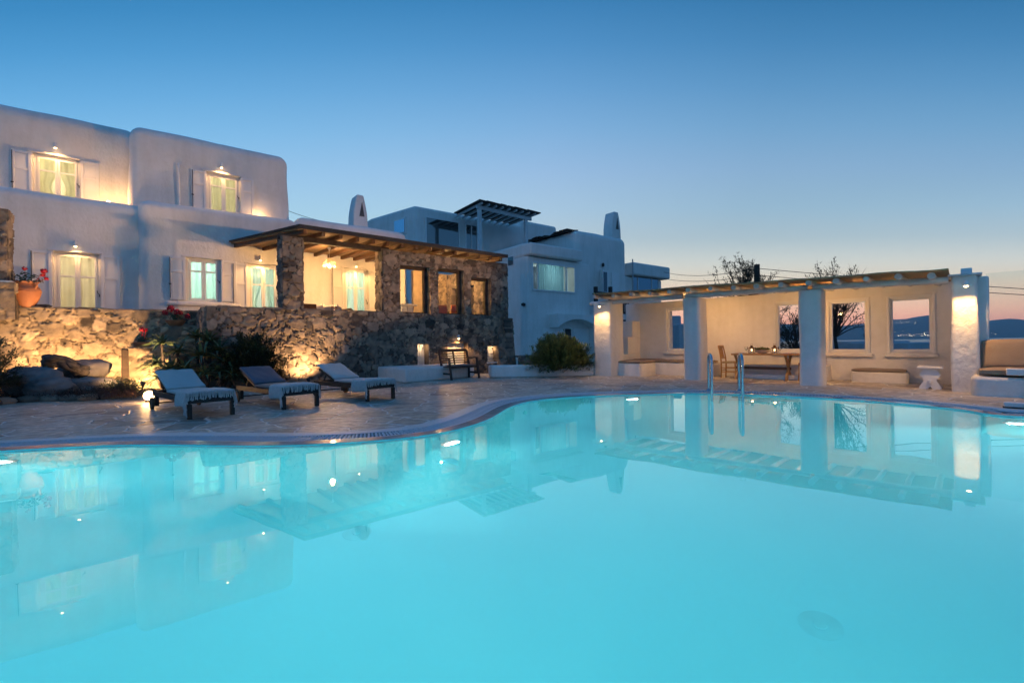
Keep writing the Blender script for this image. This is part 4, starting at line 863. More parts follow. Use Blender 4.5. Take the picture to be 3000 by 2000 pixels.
A2=A+(B-A)*.1;B2=A+(B-A)*.9;m=MB(); m.slab([tuple(A2+nv*.09)[:2]+(zb_+.1,),tuple(B2+nv*.09)[:2]+(zb_+.1,),tuple(B2+nv*.09)[:2]+(zt_-.12,),tuple(A2+nv*.09)[:2]+(zt_-.12,)],tuple(-nv*.03)); nb.part(m,'pane',M['dark_glass'])
# roof pergola
rp=T('roof_pergola','white timber roof pergola covered in dark reed mats on the neighbouring house','pergola',H,(16.8,25.5,7))
YP=25.0; c0=H.Y(1400,606,YP); c1=H.Y(1556,643,YP)
m=MB(); m.bar((c0[0]-.1,YP,c0[2]),(c1[0],YP,c0[2]-.12),.14,.22); rp.part(m,'edge_beam',M['blue_pole'])
m=MB(); m.box(c0[0]+.02,c0[0]+.24,YP-.08,YP+.12,6.9,c0[2]-.1); rp.part(m,'post',M['blue_pole']); m=MB(); m.box(c1[0]-.6,c1[0]-.38,YP-.08,YP+.12,6.2,c0[2]-.2); rp.part(m,'post',M['blue_pole'])
nr=9
for k in range(nr):
    x=c0[0]+.05+(c1[0]-c0[0])*k/(nr-1); m=MB(); m.bar((x,YP-.45,c0[2]+.16),(x,Y0+.1,c0[2]+.05),.1,.13); rp.part(m,'rafter',M['blue_pole'])
m=MB()
for k in range(9):
    x0_=c0[0]-.25+(c1[0]-c0[0]+.6)*k/9; x1_=c0[0]-.25+(c1[0]-c0[0]+.6)*(k+1)/9+.06; z=c0[2]+.24+(.02 if k%2 else 0); 
    if k in (3,6): x1_-=.16
    m.hexa([(x0_,YP-.6,z),(x1_,YP-.6,z-.015),(x1_,Y0-.35,z-.1),(x0_,Y0-.35,z-.08)],[(x0_,YP-.6,z+.07),(x1_,YP-.6,z+.05),(x1_,Y0-.35,z-.03),(x0_,Y0-.35,z-.02)])
rp.part(m,'reed_cover',M['thatch'])
# white sail-like cloth corner on the parapet is small; ground floor entry with arch and door
p0=H.Y(1634,960,20.2); p1=H.Y(1752,960,20.2); ztop=H.Y(1640,919,20.2)[2]
m=MB(); xq0,xq1=p0[0],p1[0]; zsp=H.Y(1640,958,20.2)[2]; n=14; cxm=(xq0+xq1)/2; top=[(xq0,ztop),(xq1,ztop)]
arch=[(xq1-.05-(xq1-xq0-.1)*k/n, zsp+ (ztop-zsp-.28)*math.sin(PI*k/n)**.8) for k in range(n+1)]
for (ax,az),(bx,bz) in zip(arch,arch[1:]): m.slab([(ax,20.2,az),(ax,20.2,ztop),(bx,20.2,ztop),(bx,20.2,bz)],(0,.9,0))
nb.part(m,'porch_arch',M['plaster'])
m=MB(); m.box(p1[0]-.05,p1[0]+.6,20.2,21,0,ztop); nb.part(m,'porch_wall',M['plaster'])
def ndoor(pxa,pxb,ytop,Y,name,mt='white_paint'):
    a=H.Y(pxa,ytop,Y); b=H.Y(pxb,ytop,Y); m=MB(); m.box(a[0],b[0],Y-.04,Y,0,a[2]); m.box(a[0]+.15,b[0]-.15,Y-.06,Y-.041,.3,a[2]-.3); return nb.part(m,name,M[mt],bev=.01)
ndoor(1592,1650,962,Y1,'cabinet_door'); ndoor(1655,1672,963,Y1,'side_light','dark_glass'); ndoor(1678,1728,962,Y1,'entry_door')
# black balcony rail and louvred steps behind the pool house
m=MB(); a=P.X(1742,850,-9.6); 
m=MB(); q0=H.Y(1742,856,20.6); q1=H.Y(1790,853,20.6); m.box(q0[0],q1[0],20.55,20.65,q0[2]-.05,q0[2]+.06); 
for px in (1745,1788): q=H.Y(px,840,20.6); m.box(q[0]-.1,q[0]+.1,20.5,20.7,0,q[2])
q2=H.Y(1800,880,20.6); q3=H.Y(1840,914,20.6)
for k in range(9): xx=q2[0]+(q3[0]-q2[0])*k/8; m.box(xx,xx+.07,20.55,20.62,q3[2],q2[2])
m.box(q2[0]-.1,q3[0]+.1,20.54,20.66,q3[2]-.15,q3[2]); m.box(q2[0]-.1,q3[0]+.1,20.54,20.66,q2[2],q2[2]+.12)
z4=H.Y(1810,942,20.6)[2]; m.box(q2[0]-.3,q3[0]+.3,20.54,20.66,z4,z4+.14)
nb.part(m,'balcony_rail',M['black'])
# ================================================================ pool house (frame P: x runs right, y away)
YF,YW=11.6,13.5
ph=T('pool_house','open white pool house with four pillars and cane roof on round poles','pool house',P,(-4,YF,0))
def px_(px,py,Y): return P.Y(px,py,Y)[0]
def pz_(px,py,Y): return P.Y(px,py,Y)[2]
zbm=lambda x:2.155-.0165*(x+8.0)          # underside-of-beam line falls to the right
def pillar(x0,x1,y0,y1,z1,seed,rough=False,label=None,R=.07):
    m=MB(); plaster(m,x0,x1,y0,y1,0,z1,R=R,r=.03,seed=seed,wob=.022,step=.16); return ph.part(m,'pillar',M['rough_plaster'] if rough else M['plaster'],label=label)
pillar(P.Z(1743,1100)[0],P.Z(1779,1104)[0],11.45,12.15,2.17,81,True,'lamp lit pillar at the left end of the pool house')
pillar(-5.17,-4.72,11.52,11.98,zbm(-5),82,False,'blue shaded pillar left of the dining table',.10)
pillar(-2.56,-2.12,11.45,11.88,zbm(-2.5),83,False,'blue shaded pillar right of the dining table',.10)
p4a,p4b=P.Z(2788,1147)[0],px_(2871,1150,11.6)
pillar(p4a,p4b,11.6,12.1,2.11,84,True,'broad lamp lit pillar at the right end of the pool house')
m=MB(); m.box(p4a-.03,p4b+.05,11.56,12.2,2.10,2.135); ph.part(m,'pillar_cap',M['blue_pole'],bev=.008)
m=MB(); plaster(m,p4b-.05,.345,12.0,14.0,0,2.10,R=.05,r=.03,seed=85,wob=.01); ph.part(m,'end_wall',M['plaster'])
# back wall with four picture windows
wn=[(px_(1962,960,YW),px_(2055,960,YW),.77,1.93),(px_(2282,960,YW),px_(2378,960,YW),.76,1.88),(px_(2439,960,YW),px_(2534,960,YW),.745,1.85),(px_(2616,960,YW),px_(2723,960,YW),.74,1.835)]
OUTR=[]
for k,(a,b,c,d) in enumerate(wn): OUTR.append((a-.06,b+.06,c-.06,d+.06))
m=MB(); plaster(m,-7.95,.35,YW-.08,YW+.32,0,2.22,R=.03,r=.02,holes=[(*o_,.40) for o_ in OUTR],seed=86,wob=.012,step=.3,through=True); bw=ph.part(m,'back_wall',M['plaster'])
for k,(a,b,c,d) in enumerate(wn):
    o_=OUTR[k]; f=MB(); yf=YW; w=.06
    f.box(o_[0]-.045,o_[0]+.012,YW-.105,YW-.07,o_[2]-.03,o_[3]+.045); f.box(o_[1]-.012,o_[1]+.045,YW-.105,YW-.07,o_[2]-.03,o_[3]+.045); f.box(o_[0]+.012,o_[1]-.012,YW-.103,YW-.07,o_[3]-.012,o_[3]+.045)
    fr_=ph.part(f,'window',M['white_paint'],bev=.008)
    f=MB(); f.box(o_[0],a,yf-.03,yf+.06,o_[2],o_[3]); f.box(b,o_[1],yf-.03,yf+.06,o_[2],o_[3]); f.box(a,b,yf-.028,yf+.06,d,o_[3]); f.box(a,b,yf-.028,yf+.06,o_[2],c); ph.part(f,'sash',M['white_paint'],fr_,bev=.006)
    g=MB(); g.poly([(a,yf,c),(b,yf,c),(b,yf,d),(a,yf,d)]); ph.part(g,'pane',M['still_glass'],fr_)
    sl=MB(); sl.box(o_[0]-.09,o_[1]+.10,YW-.17,YW-.07,o_[2]-.12,o_[2]-.032); ph.part(sl,'sill',M['plaster'],fr_,bev=.03,seg=4)
# left end wall, stepping up from the pillar to the back wall
m=MB()
s1=P.X(1836,943,-7.9); s2=P.X(1814,988,-7.9); s3=P.X(1801,1037,-7.9); x0,x1=-7.92,-7.42
m.box(x0,x1,12.1,13.45,0,s3[2]); m.box(x0+.02,x1-.0,s3[1],13.45,s3[2],s2[2]); m.box(x0,x1,s2[1],13.45,s2[2],s1[2]); m.box(x0+.01,x1-.01,s1[1],13.45,s1[2],2.24)
ph.part(m,'stepped_wall',M['plaster'],bev=.025,seg=3)
# beam and round poles
def wobpole(p,q,r,n=8,w=.012,seed=0):
    p,q=Vector(p),Vector(q); return [p+(q-p)*k/n+Vector((noise.noise(Vector((k*.9,seed,1))),noise.noise(Vector((k*.9,seed,5))),noise.noise(Vector((k*.9,seed,9)))))*w for k in range(n+1)]
b0=P.Y(1728,890,11.55); b1=(p4a-.02,11.55,pz_(2785,817,11.55)-.01)
m=MB(); m.tube(wobpole((b0[0],11.62,b0[2]+.0),(-5.2,11.62,zbm(-5.2)+.05),.07,10,.012,1),[.068]*11,10); ph.part(m,'beam',M['white_pole'])
m=MB(); m.tube(wobpole((-5.1,11.62,zbm(-5.1)+.055),(-2.4,11.62,zbm(-2.4)+.055),.07,10,.012,2),[.066]*11,10); ph.part(m,'beam',M['white_pole'])
m=MB(); m.tube(wobpole((-2.3,11.62,zbm(-2.3)+.055),(b1[0],11.62,2.045),.07,10,.012,3),[.066]*11,10); ph.part(m,'beam',M['white_pole'])
ends=[(1742,869),(1796,866),(1848,861),(1903,859),(1960,854),(2015,849),(2081,845),(2148,842),(2215,838.5),(2287,833),(2368,828.5),(2449,823),(2537,816.5),(2631,809.5),(2728,807.5)]
zr0=lambda x:2.335-.0305*(x+7.63)
for k,(a,b) in enumerate(ends):
    e=P.Y(a,b,11.2); z=e[2]; m=MB(); r=.05+.008*((k*7)%3)/2; m.tube(wobpole((e[0],11.2,z),(e[0]+.04,13.7,z+.03),r,8,.016,k+10),[r*1.05]+[r]*7+[r*.95],10); ph.part(m,'roof_pole',M['white_pole'])
m=MB(); nn=70; x0=P.Y(1738,862,11.1)[0]-.03; x1=P.Y(2779,797,11.1)[0]
top=[];bot=[]
for a in range(nn+1):
    x=x0+(x1-x0)*a/nn; rt=[];rb=[]
    z0_=np.interp(x,[P.Y(p_,q_,11.2)[0] for p_,q_ in ends],[P.Y(p_,q_,11.2)[2] for p_,q_ in ends])+.062
    for b in range(9):
        y=11.08+2.7*b/8+(noise.noise(Vector((x*6,1,1)))*.02 if b==0 else 0); z=z0_+noise.noise(Vector((x*2.2,y*1.5,2)))*.008-.006*abs(math.sin(a*1.35)); rt.append(m.vert((x,y,z+.028))); rb.append(m.vert((x,y,z)))
    top.append(rt);bot.append(rb)
for a in range(nn):
    for b in range(8): m.face((top[a][b],top[a+1][b],top[a+1][b+1],top[a][b+1])); m.face((bot[a][b],bot[a][b+1],bot[a+1][b+1],bot[a+1][b]))
    m.face((top[a][0],bot[a][0],bot[a+1][0],top[a+1][0])); m.face((top[a][8],top[a+1][8],bot[a+1][8],bot[a][8]))
for e in (0,nn):
    for b in range(8): m.face((top[e][b],bot[e][b],bot[e][b+1],top[e][b+1]))
ph.part(m,'cane_roof',M['cane'],sharp=30)
lp=P.Y(1756,898,11.22); wall_lamp(P,lp,46,'small downlight on the left end pillar of the pool house',group=None,housing=.08,arm=.25)
lp=P.Y(2830,838,11.33); wall_lamp(P,lp,70,'downlight on the right end pillar of the pool house, below the white roof box',group=None,housing=.1,arm=.29)
# lamps on the rear faces of the pillars wash the back wall
for k,(x,y,pw,lab) in enumerate(((-4.95,12.0,40,'lamp hidden on the rear of the pillar left of the dining table'),(-2.34,11.9,40,'lamp hidden on the rear of the pillar right of the dining table'))):
    z=1.72; t=T('pillar_lamp',lab,'wall lamp',P,(x,y,z),'lamps on the rear of the pool house pillars'); m=MB(); m.lathe((x,y+.07,z),[(.03,.0),(.04,.02),(.035,.1),(0,.105)],12); t.part(m,'shade',M['white_paint']); m=MB(); m.box(x-.015,x+.015,y-.005,y+.07,z+.04,z+.07); t.part(m,'bracket',M['white_paint']); m=MB(); m.lathe((x,y+.07,z-.015),[(0,0),(.022,.006),(.024,.02),(0,.022)],10); t.part(m,'bulb',M['bulb'])
    lamp(P,(x,y+.10,z-.06),pw,(1,.53,.18),.05)
m=MB(); q=P.Y(2831,800,11.9); m.box(q[0]-.075,q[0]+.075,11.8,12.0,2.15,2.15+.105); m.tube([(q[0],11.9,2.13),(q[0],11.9,2.16)],.05,8); one(m,'roof_box','small white box fitting standing on top of the right end pillar','box',M['white_paint'],P,(q[0],11.9,2.13),bev=.025,seg=3)
fl=P.Y(2831,800,11.9); hq=H.wor(2.0,17.3); lf=P.loc(*hq); lamp(P,(fl[0]-.10,11.80,2.33),3000,(1,.52,.22),.08,'SPOT',(lf[0],lf[1],5.0),46,.7)  # added flood spot without a visible fitting, warms the main house wall
# ---------------- masonry benches and cushions
def cushion(x0,x1,y0,y1,z0,z1,seed=0,r=None):
    m=MB(); nx,ny=14,10
    def f(sgn):
        def g(a,b):
            u,v=2*a-1,2*b-1; e=(1-abs(u)**6)*(1-abs(v)**6); th=(z1-z0)/2*(.45+.55*e**.35)
            x=(x0+x1)/2+u*(x1-x0)/2*(1-.012*(1-e)); y=(y0+y1)/2+v*(y1-y0)/2
            return (x,y,(z0+z1)/2+sgn*th+noise.noise(Vector((x*3,y*3,seed)))*.010)
        return g
    m.grid(f(1),nx,ny); m.grid(f(-1),nx,ny)
    t=len(m.v)//2; 
    per=[a*(ny+1) for a in range(nx+1)]+[nx*(ny+1)+b for b in range(1,ny+1)]+[a*(ny+1)+ny for a in range(nx-1,-1,-1)]+[b for b in range(ny-1,0,-1)]
    for k in range(len(per)): i,j=per[k],per[(k+1)%len(per)]; m.face((i,j,t+j,t+i))
    return m
t=T('corner_bench','white masonry corner bench in the left end of the pool house','masonry bench',P,(-6.9,12.3,0)); m=MB(); plaster(m,-7.40,-6.60,11.87,13.4,0,.37,R=.06,r=.03,seed=91,wob=.01,step=.3); t.part(m,'side_seat',M['plaster']); m=MB(); plaster(m,-6.62,-4.9,12.83,13.4,0,.365,R=.04,r=.03,seed=92,wob=.01,step=.3); t.part(m,'back_seat',M['plaster'])
one(cushion(-7.38,-6.58,11.86,12.8,.37,.45,1),'seat_cushion','taupe seat cushion on the near arm of the corner bench','cushion',M['taupe'],P,(-7,12.3,.37),'taupe bench cushions',sharp=60)
one(cushion(-7.36,-6.5,12.82,13.36,.375,.47,2),'seat_cushion','taupe seat cushion in the inner corner of the corner bench','cushion',M['taupe'],P,(-7,13.1,.37),'taupe bench cushions',sharp=60)
one(cushion(-6.47,-4.95,12.82,13.36,.37,.45,3),'seat_cushion','long taupe cushion on the bench below the leftmost pool house window','cushion',M['taupe'],P,(-5.8,13.1,.37),'taupe bench cushions',sharp=60)
t=T('long_bench','white masonry wall bench running behind the dining table','masonry bench',P,(-3.4,13.2,0)); a=px_(2150,1060,13.0); m=MB(); plaster(m,-4.35,-2.3,13.0,13.42,0,.36,R=.03,r=.02,seed=93,wob=.008); t.part(m,'seat',M['plaster']); m=MB(); m.box(-4.35,-2.3,12.78,13.0,0,.12); t.part(m,'footing',M['plaster'],bev=.015)
t=T('low_bench','short low white masonry bench below the right hand windows','masonry bench',P,(-1.4,13.2,0)); q0=P.Z(2494,1117.5);q1=P.Z(2661,1123); m=MB(); plaster(m,q0[0],q1[0],q0[1]-.02,13.42,0,.225,R=.06,r=.03,seed=94,wob=.014,step=.15); t.part(m,'seat',M['rough_plaster'])
one(cushion(q0[0]+.0,q1[0]-.03,q0[1]-.0,13.4,.228,.31,4),'bench_pad','flat taupe pad on the short low bench under the windows','cushion',M['taupe'],P,(q0[0],q0[1],.225),sharp=60)
# ---------------- dining table, chairs, table ware
ty0,ty1=12.45,13.05; tx0=P.Y(2141,1032,12.42)[0]; tx1=P.Y(2338,1032,12.42)[0]; TZ=P.Y(2240,1036,12.42)[2]
t=T('dining_table','varnished pine trestle table laid for dinner inside the pool house','table',P,((tx0+tx1)/2,12.75,0)); m=MB(); m.box(tx0,tx1,12.42,13.02,TZ-.04,TZ); t.part(m,'tabletop',M['pine'],bev=.008)
lx0=P.Z(2155,1109)[0]+.02; lx1=P.Z(2312,1114)[0]-.02
for x in (lx0,lx1):
    m=MB(); w=.05
    for s_ in (1,-1):
        yc=12.72; pts=[(yc-.21*s_,0),(yc-.13*s_,.16),(yc-.03*s_,.27),(yc+.03*s_,.38),(yc+.12*s_,.50),(yc+.23*s_,TZ-.042)]
        hw=[.055,.045,.05,.05,.045,.05]
        L_=[(x-w/2+.004*s_,y-h,z) for (y,z),h in zip(pts,hw)]+[(x-w/2+.004*s_,y+h,z) for (y,z),h in list(zip(pts,hw))[::-1]]
        m.slab(L_,(w,0,0))
    t.part(m,'trestle',M['pine'],bev=.008)
m=MB(); m.box(lx0-.06,lx1+.06,12.69,12.75,.25,.32); t.part(m,'stretcher',M['rafter'],bev=.006)
def chair(base,rot,label):
    t=T('rush_chair',label,'chair',P,base,'rush seated pine chairs at the table',local=True,rot=rot); sz=.415; w=.19
    for sx in (-1,1):
        m=MB(); m.tube([(-.185,sx*.17,0),(-.18,sx*.172,.2),(-.175,sx*.175,sz),(-.2,sx*.175,.62),(-.25,sx*.17,.86)],[.017,.019,.02,.018,.015],8); t.part(m,'back_leg',M['pine'])
        m=MB(); m.tube([(.2,sx*.19,0),(.19,sx*.19,.1),(.185,sx*.19,.22),(.18,sx*.19,.3),(.18,sx*.19,sz+.02)],[.012,.02,.015,.021,.018],8); t.part(m,'front_leg',M['pine'])
    m=MB()
    for z in (.14,.25):
        m.tube([(.185,-.19,z),(.185,.19,z)],.010,6)
        for sx in (-1,1): m.tube([(-.18,sx*.172,z+.02),(.185,sx*.19,z+.02)],.010,6)
    m.tube([(-.18,-.17,.2),(-.18,.17,.2)],.010,6); t.part(m,'rungs',M['pine'])
    t.part(cushion(-.19,.2,-.2,.2,sz-.02,sz+.025,3),'seat',M['rush'],sharp=60)
    m=MB(); m.bar((-.252,-.17,.83),(-.252,.17,.83),.022,.075); m.bar((-.195,-.17,.53),(-.195,.17,.53),.018,.035)
    for y in (-.07,0,.07): m.bar((-.2,y,.55),(-.245,y,.80),.014,.03,(1,0,0))
    t.part(m,'back_rails',M['pine'],bev=.005); return t
ca=P.Z(2108,1106.7); chair((ca[0]+.21,ca[1]+.22,0),0.0,'rush seated pine chair at the left end of the dining table')
chair((tx1+.16,12.80,0),PI,'rush seated pine chair half hidden behind the right hand pillar')
def lantern(px,py,label):
    q=P.Y(px,py,12.70); x,y,z=q[0],12.70,TZ+.001; s_=.062; t=T('candle_lantern',label,'lantern',P,(x,y,z),'candle lanterns on the dining table')
    m=MB(); m.box(x-s_,x+s_,y-s_,y+s_,z,z+.012)
    for a in (-1,1):
        for b in (-1,1): m.box(x+a*s_-.006,x+a*s_+.006,y+b*s_-.006,y+b*s_+.006,z+.012,z+.13)
    m.hexa([(x-s_-.012,y-s_-.012,z+.13),(x+s_+.012,y-s_-.012,z+.13),(x+s_+.012,y+s_+.012,z+.13),(x-s_-.012,y+s_+.012,z+.13)],[(x-.028,y-.028,z+.165),(x+.028,y-.028,z+.165),(x+.028,y+.028,z+.165),(x-.028,y+.028,z+.165)])
    m.lathe((x,y,z+.165),[(.03,0),(.034,.02),(.015,.04),(0,.045)],10); m.tube([(x+.03*math.cos(a),y,z+.215+.03*math.sin(a)) for a in [k*PI/8-PI/8*0 for k in range(17)]],.003,5); t.part(m,'frame',M['wicker'])
    c=MB(); c.lathe((x,y,z+.013),[(.022,0),(.022,.05),(.003,.053)],10); t.part(c,'candle',M['ceramic']); f=MB(); f.lathe((x,y,z+.066),[(0,0),(.010,.012),(.006,.03),(0,.042)],8); t.part(f,'flame',M['flame']); lamp(P,(x,y,z+.09),.7,(1,.55,.2),.02)
lantern(2202,1020,'small candle lantern left of the fruit bowl'); lantern(2269,1020,'small candle lantern right of the fruit bowl')
q=P.Y(2234,1022,12.75); x,y,z=q[0],12.75,TZ
t=T('fruit_bowl','wide white boat shaped bowl heaped with green fruit on the dining table','bowl',P,(x,y,z)); m=MB(); m.lathe((x,y,z),[(.06,0),(.14,.035),(.20,.085),(.212,.095),(.195,.088),(.13,.04),(.03,.02),(0,.02)],24); t.part(m,'bowl',M['ceramic'])
for k in range(15):
    a=k*2.4; r_=.035*(k**.5); t2=MB(); t2.rock((x+r_*math.cos(a)*1.1,y+r_*math.sin(a),z+.095+.04*math.exp(-r_*8)),(.038,.034,.034),k+3,10,.15); t.part(t2,'fruit',M['fruit'])
m=MB(); rng=random.Random(9)
for k in range(46): m.leaf((x+rng.uniform(-.16,.16),y+rng.uniform(-.08,.08),z+.1),(rng.uniform(-1,1),rng.uniform(-1,1),rng.uniform(.3,1.2)),rng.uniform(.05,.12),.025,.2)
t.part(m,'leaves',M['dark_leaf'])
def glass(px,label,y=12.62):
    q=P.Y(px,1025,y); x=q[0]; t=T('wine_glass',label,'wine glass',P,(x,y,TZ),'wine glasses on the dining table'); m=MB(); m.lathe((x,y,TZ+.001),[(.034,0),(.03,.004),(.005,.01),(.004,.075),(.025,.095),(.036,.13),(.032,.175)],14); t.part(m,'glass',M['clear_glass'])
glass(2186,'stemmed wine glass left of both lanterns'); glass(2285,'stemmed wine glass right of both lanterns')
for k,px in enumerate((2165,2318)):
    q=P.Y(px,1030,12.6); m=MB(); m.lathe((q[0],12.6,TZ+.001),[(0,.004),(.08,.004),(.115,.014),(.118,.018),(.08,.010),(0,.009)],24); one(m,'dinner_plate','flat white dinner plate at the %s end of the dining table'%('left','right')[k],'plate',M['ceramic'],P,(q[0],12.6,TZ),'plates on the dining table')
m=MB(); q=P.Y(2092,1094,13.36); m.lathe((q[0],13.36,.0),[(0,0),(.035,.01),(.055,.05),(.05,.085),(.02,.11),(0,.112)],14); one(m,'black_ball','small black round speaker on the floor by the back wall','speaker',M['black'],P,(q[0],13.36,0))
m=MB(); q=P.Y(1904,1035,13.4); m.box(q[0]-.03,q[0]+.03,13.39,13.425,q[2]-.04,q[2]+.05); m.box(q[0]-.02,q[0]+.02,13.385,13.39,q[2]-.03,q[2]+.02); one(m,'wall_socket','small white power socket on the wall above the corner bench','socket',M['white_paint'],P,(q[0],13.4,q[2]),bev=.004)
# ---------------- white trestle table
a=P.Z(2694,1141); x0=a[0]; y0=11.95; x1=x0+.36; zt=P.Y(2720,1074,y0)[2]
xl,xr=P.Y(2690,1075,y0)[0],P.Y(2760,1075,y0)[0]; cx=(xl+xr)/2; w=(xr-xl)
t=T('white_table','white painted trestle table with zigzag end boards beside the end pillar','table',P,(cx,y0+.3,0))
prof=[(-.50,0),(-.12,0),(-.03,.10),(.03,.10),(.12,0),(.50,0),(.48,.12),(.30,.36),(.27,.40),(.44,.60),(.47,.66),(.30,.86),(.28,.90),(-.28,.90),(-.30,.86),(-.47,.66),(-.44,.60),(-.27,.40),(-.30,.36),(-.48,.12)]
for yy in (y0,y0+.62):
    m=MB(); pts=[(cx+u*w*.95,yy,v*zt) for u,v in prof]
    L_=[p for p in pts if p[0]<=cx]; m.slab(pts,(0,.04,0)); t.part(m,'end_board',M['white_paint'],smooth=False)
m=MB(); m.box(xl-.02,xr+.02,y0-.06,y0+.72,zt-.035,zt); t.part(m,'tabletop',M['white_paint'],bev=.006)
m=MB(); m.box(cx-.02,cx+.02,y0-.05,y0+.70,zt*.25,zt*.25+.07); m.box(cx-.035,cx+.035,y0-.03,y0-.008,zt*.25+.012,zt*.25+.058); t.part(m,'stretcher',M['white_paint'],bev=.004)
# ---------------- built-in sofa at the right edge
s0=P.Z(2866,1159); t=T('masonry_sofa','rounded white masonry sofa base at the right photo edge','masonry bench',P,(.8,11.4,0)); sx=P.Z(2852,1150)[0]; zt=P.Y(2900,1103,s0[1])[2]; m=MB(); plaster(m,sx-.03,3.0,s0[1],12.3,0,zt,R=.12,r=.07,seed=97,wob=.014,step=.2); t.part(m,'base',M['rough_plaster'])
zs=P.Y(2900,1078,s0[1]+.05)[2]; xc0=P.Y(2866,1085,s0[1]+.06)[0]
one(cushion(xc0,2.9,s0[1]+.06,11.75,zt+.005,zs,6),'lounge_cushion','sand coloured seat cushion on the masonry sofa','cushion',M['sand'],P,(1,11.3,zt),sharp=60)
yb_=11.72; xb0=P.Y(2877,1040,yb_)[0]; zb1=P.Y(2950,993,yb_)[2]
m=MB()
def bk(sgn):
    def g(a,b):
        u,v=2*a-1,2*b-1; e=(1-abs(u)**8)*(1-abs(v)**8); z=zs-.02+(zb1-zs+.02)*b; x=xb0+(2.9-xb0)*a; 
        return (x,yb_+.09+.12*b+sgn*.09*(.35+.65*e**.4),z-(.03*abs(u)**14 if b>.8 else 0))
    return g
m.grid(bk(1),30,16); m.grid(bk(-1),30,16); tN=len(m.v)//2; per=[a*17 for a in range(31)]+[30*17+b for b in range(1,17)]+[a*17+16 for a in range(29,-1,-1)]+[b for b in range(15,0,-1)]
for k in range(len(per)): i,j=per[k],per[(k+1)%len(per)]; m.face((i,j,tN+j,tN+i))
one(m,'leaning_cushion','tall sand brown back cushion leaning behind the sofa seat','cushion',M['sand'],P,(1,yb_,zs),sharp=60)
q=P.Y(2948,1095,s0[1]-.0); z0_=P.Y(2950,1099,s0[1]-.02)[2]; z1_=P.Y(2950,1080,s0[1]-.02)[2]; m=MB(); m.box(q[0],q[0]+.9,s0[1]-.02,s0[1]+.22,z0_,z1_); one(m,'white_tray','thick white tray lying across the sofa seat','tray',M['white_paint'],P,(q[0],s0[1],z0_),bev=.012,seg=3)
# glass wind screen behind the sofa
m=MB(); g0=P.Y(2888,813,12.45); m.box(g0[0],4.5,12.44,12.452,.3,2.19); one(m,'glass_screen','clear glass wind screen standing behind the sofa','glass screen',M['screen_glass'],P,(1,12.45,.3))
# white lid lying at the water's edge bottom right
q=C.Z(2942,1193); q1=C.Z(3040,1200); m=MB(); u=P.Z(2941,1194); m.box(u[0],u[0]+.8,u[1],u[1]+.12,.012,.075); t=one(m,'white_slab','white slab lid with dark edge lying on the paving at the right','lid',M['white_paint'],P,(u[0],u[1],0),bev=.01)
m=MB(); m.box(u[0]-.008,u[0]+.8,u[1]-.012,u[1]+.13,.0,.012); o_=D.objects.new('seal',m.mesh('seal',(u[0],u[1],0))); o_.data.materials.append(M['black']); COL.objects.link(o_); o_.parent=t  # thin black strip under the slab, slightly wider than it
m=MB(); m.poly([(u[0]+.16,u[1]+.28,.004),(u[0]+.9,u[1]+.20,.004),(u[0]+.9,u[1]+.62,.004),(u[0]+.10,u[1]+.62,.004)]); one(m,'drain_cover','dark rectangular floor cover beside the white lid','cover',M['black'],P,(u[0]+.4,u[1]+.4,0))  # flat black sheet standing in for the slab's dark shadow
# ---------------- pool ladder
t=T('pool_ladder','polished steel pool ladder with two hooped handrails','ladder',C,(3.5,8,.1))
lr=[((2076.5,1143.5),(2086,1158),1037),((2166,1145),(2176,1159.8),1036.5)]; cen=[]
for (b,f,ty) in lr:
    B=Vector(C.Z(*b,.105)); Fw=Vector(C.Z(*f,.085)); r=ray(b[0]+4,ty); md=(B+Fw)/2; top=CAM+r[2]*md.y; d=Fw-B; pts=[B.copy(),B+Vector((0,0,.25)),Vector((B.x,B.y,top-.09))]
    for k in range(1,8):
        a=PI*k/8; pts.append(Vector((md.x-d.x/2*math.cos(a)*.95,md.y-d.y/2*math.cos(a)*.95,top-.09+.09*math.sin(a))))
    pts+=[Vector((Fw.x,Fw.y,top-.09)),Vector((Fw.x,Fw.y,.3)),Vector((Fw.x,Fw.y,-.6)),Vector((Fw.x,Fw.y,-.9))]
    m=MB(); m.tube(pts,.022,12); t.part(m,'handrail',M['steel']); m=MB(); m.lathe(B,[(.05,-.004),(.05,.012),(.025,.03)],14); t.part(m,'flange',M['steel']); cen.append(Fw)
for z in (-.08,-.32,-.56): m=MB(); m.bar((cen[0].x,cen[0].y,z),(cen[1].x,cen[1].y,z),.07,.025); t.part(m,'tread',M['steel'],bev=.005)
# ---------------- underwater lamps and drains
def pool_light(x,y,z,dirx,diry,power,label,r=.10,vis=True):
    t=T('pool_light',label,'pool light',C,(x,y,z),'round underwater pool lights'); l=math.hypot(dirx,diry); dx,dy=dirx/l,diry/l; ax,ay=-dy,dx
    m=MB(); m.tube([(x-dx*.04,y-dy*.04,z),(x+dx*.015,y+dy*.015,z)],r*1.25,20); t.part(m,'housing',M['white_paint']); m=MB(); m.tube([(x+dx*.016,y+dy*.016,z),(x+dx*.03,y+dy*.03,z)],[r,r*.8],20); t.part(m,'lens',M['pool_lens'])
    o=lamp(C,(x+dx*.035,y+dy*.035,z),power,(.80,1,1),.1,'AREA',(x+dx,y+dy,z-.25)); o.data.shape='DISK'; o.data.size=r*1.7
def at_edge(px,py,z=-.28):
    q=C.Z(px,py,WZ); e=min(range(len(E2)),key=lambda i:math.dist(E2[i],q[:2])); a=E2[max(e-3,0)];b=E2[min(e+3,len(E2)-1)]; tx,ty=b[0]-a[0],b[1]-a[1]; l=math.hypot(tx,ty); n=(ty/l,-tx/l); return (E2[e][0]+n[0]*.02,E2[e][1]+n[1]*.02,n)
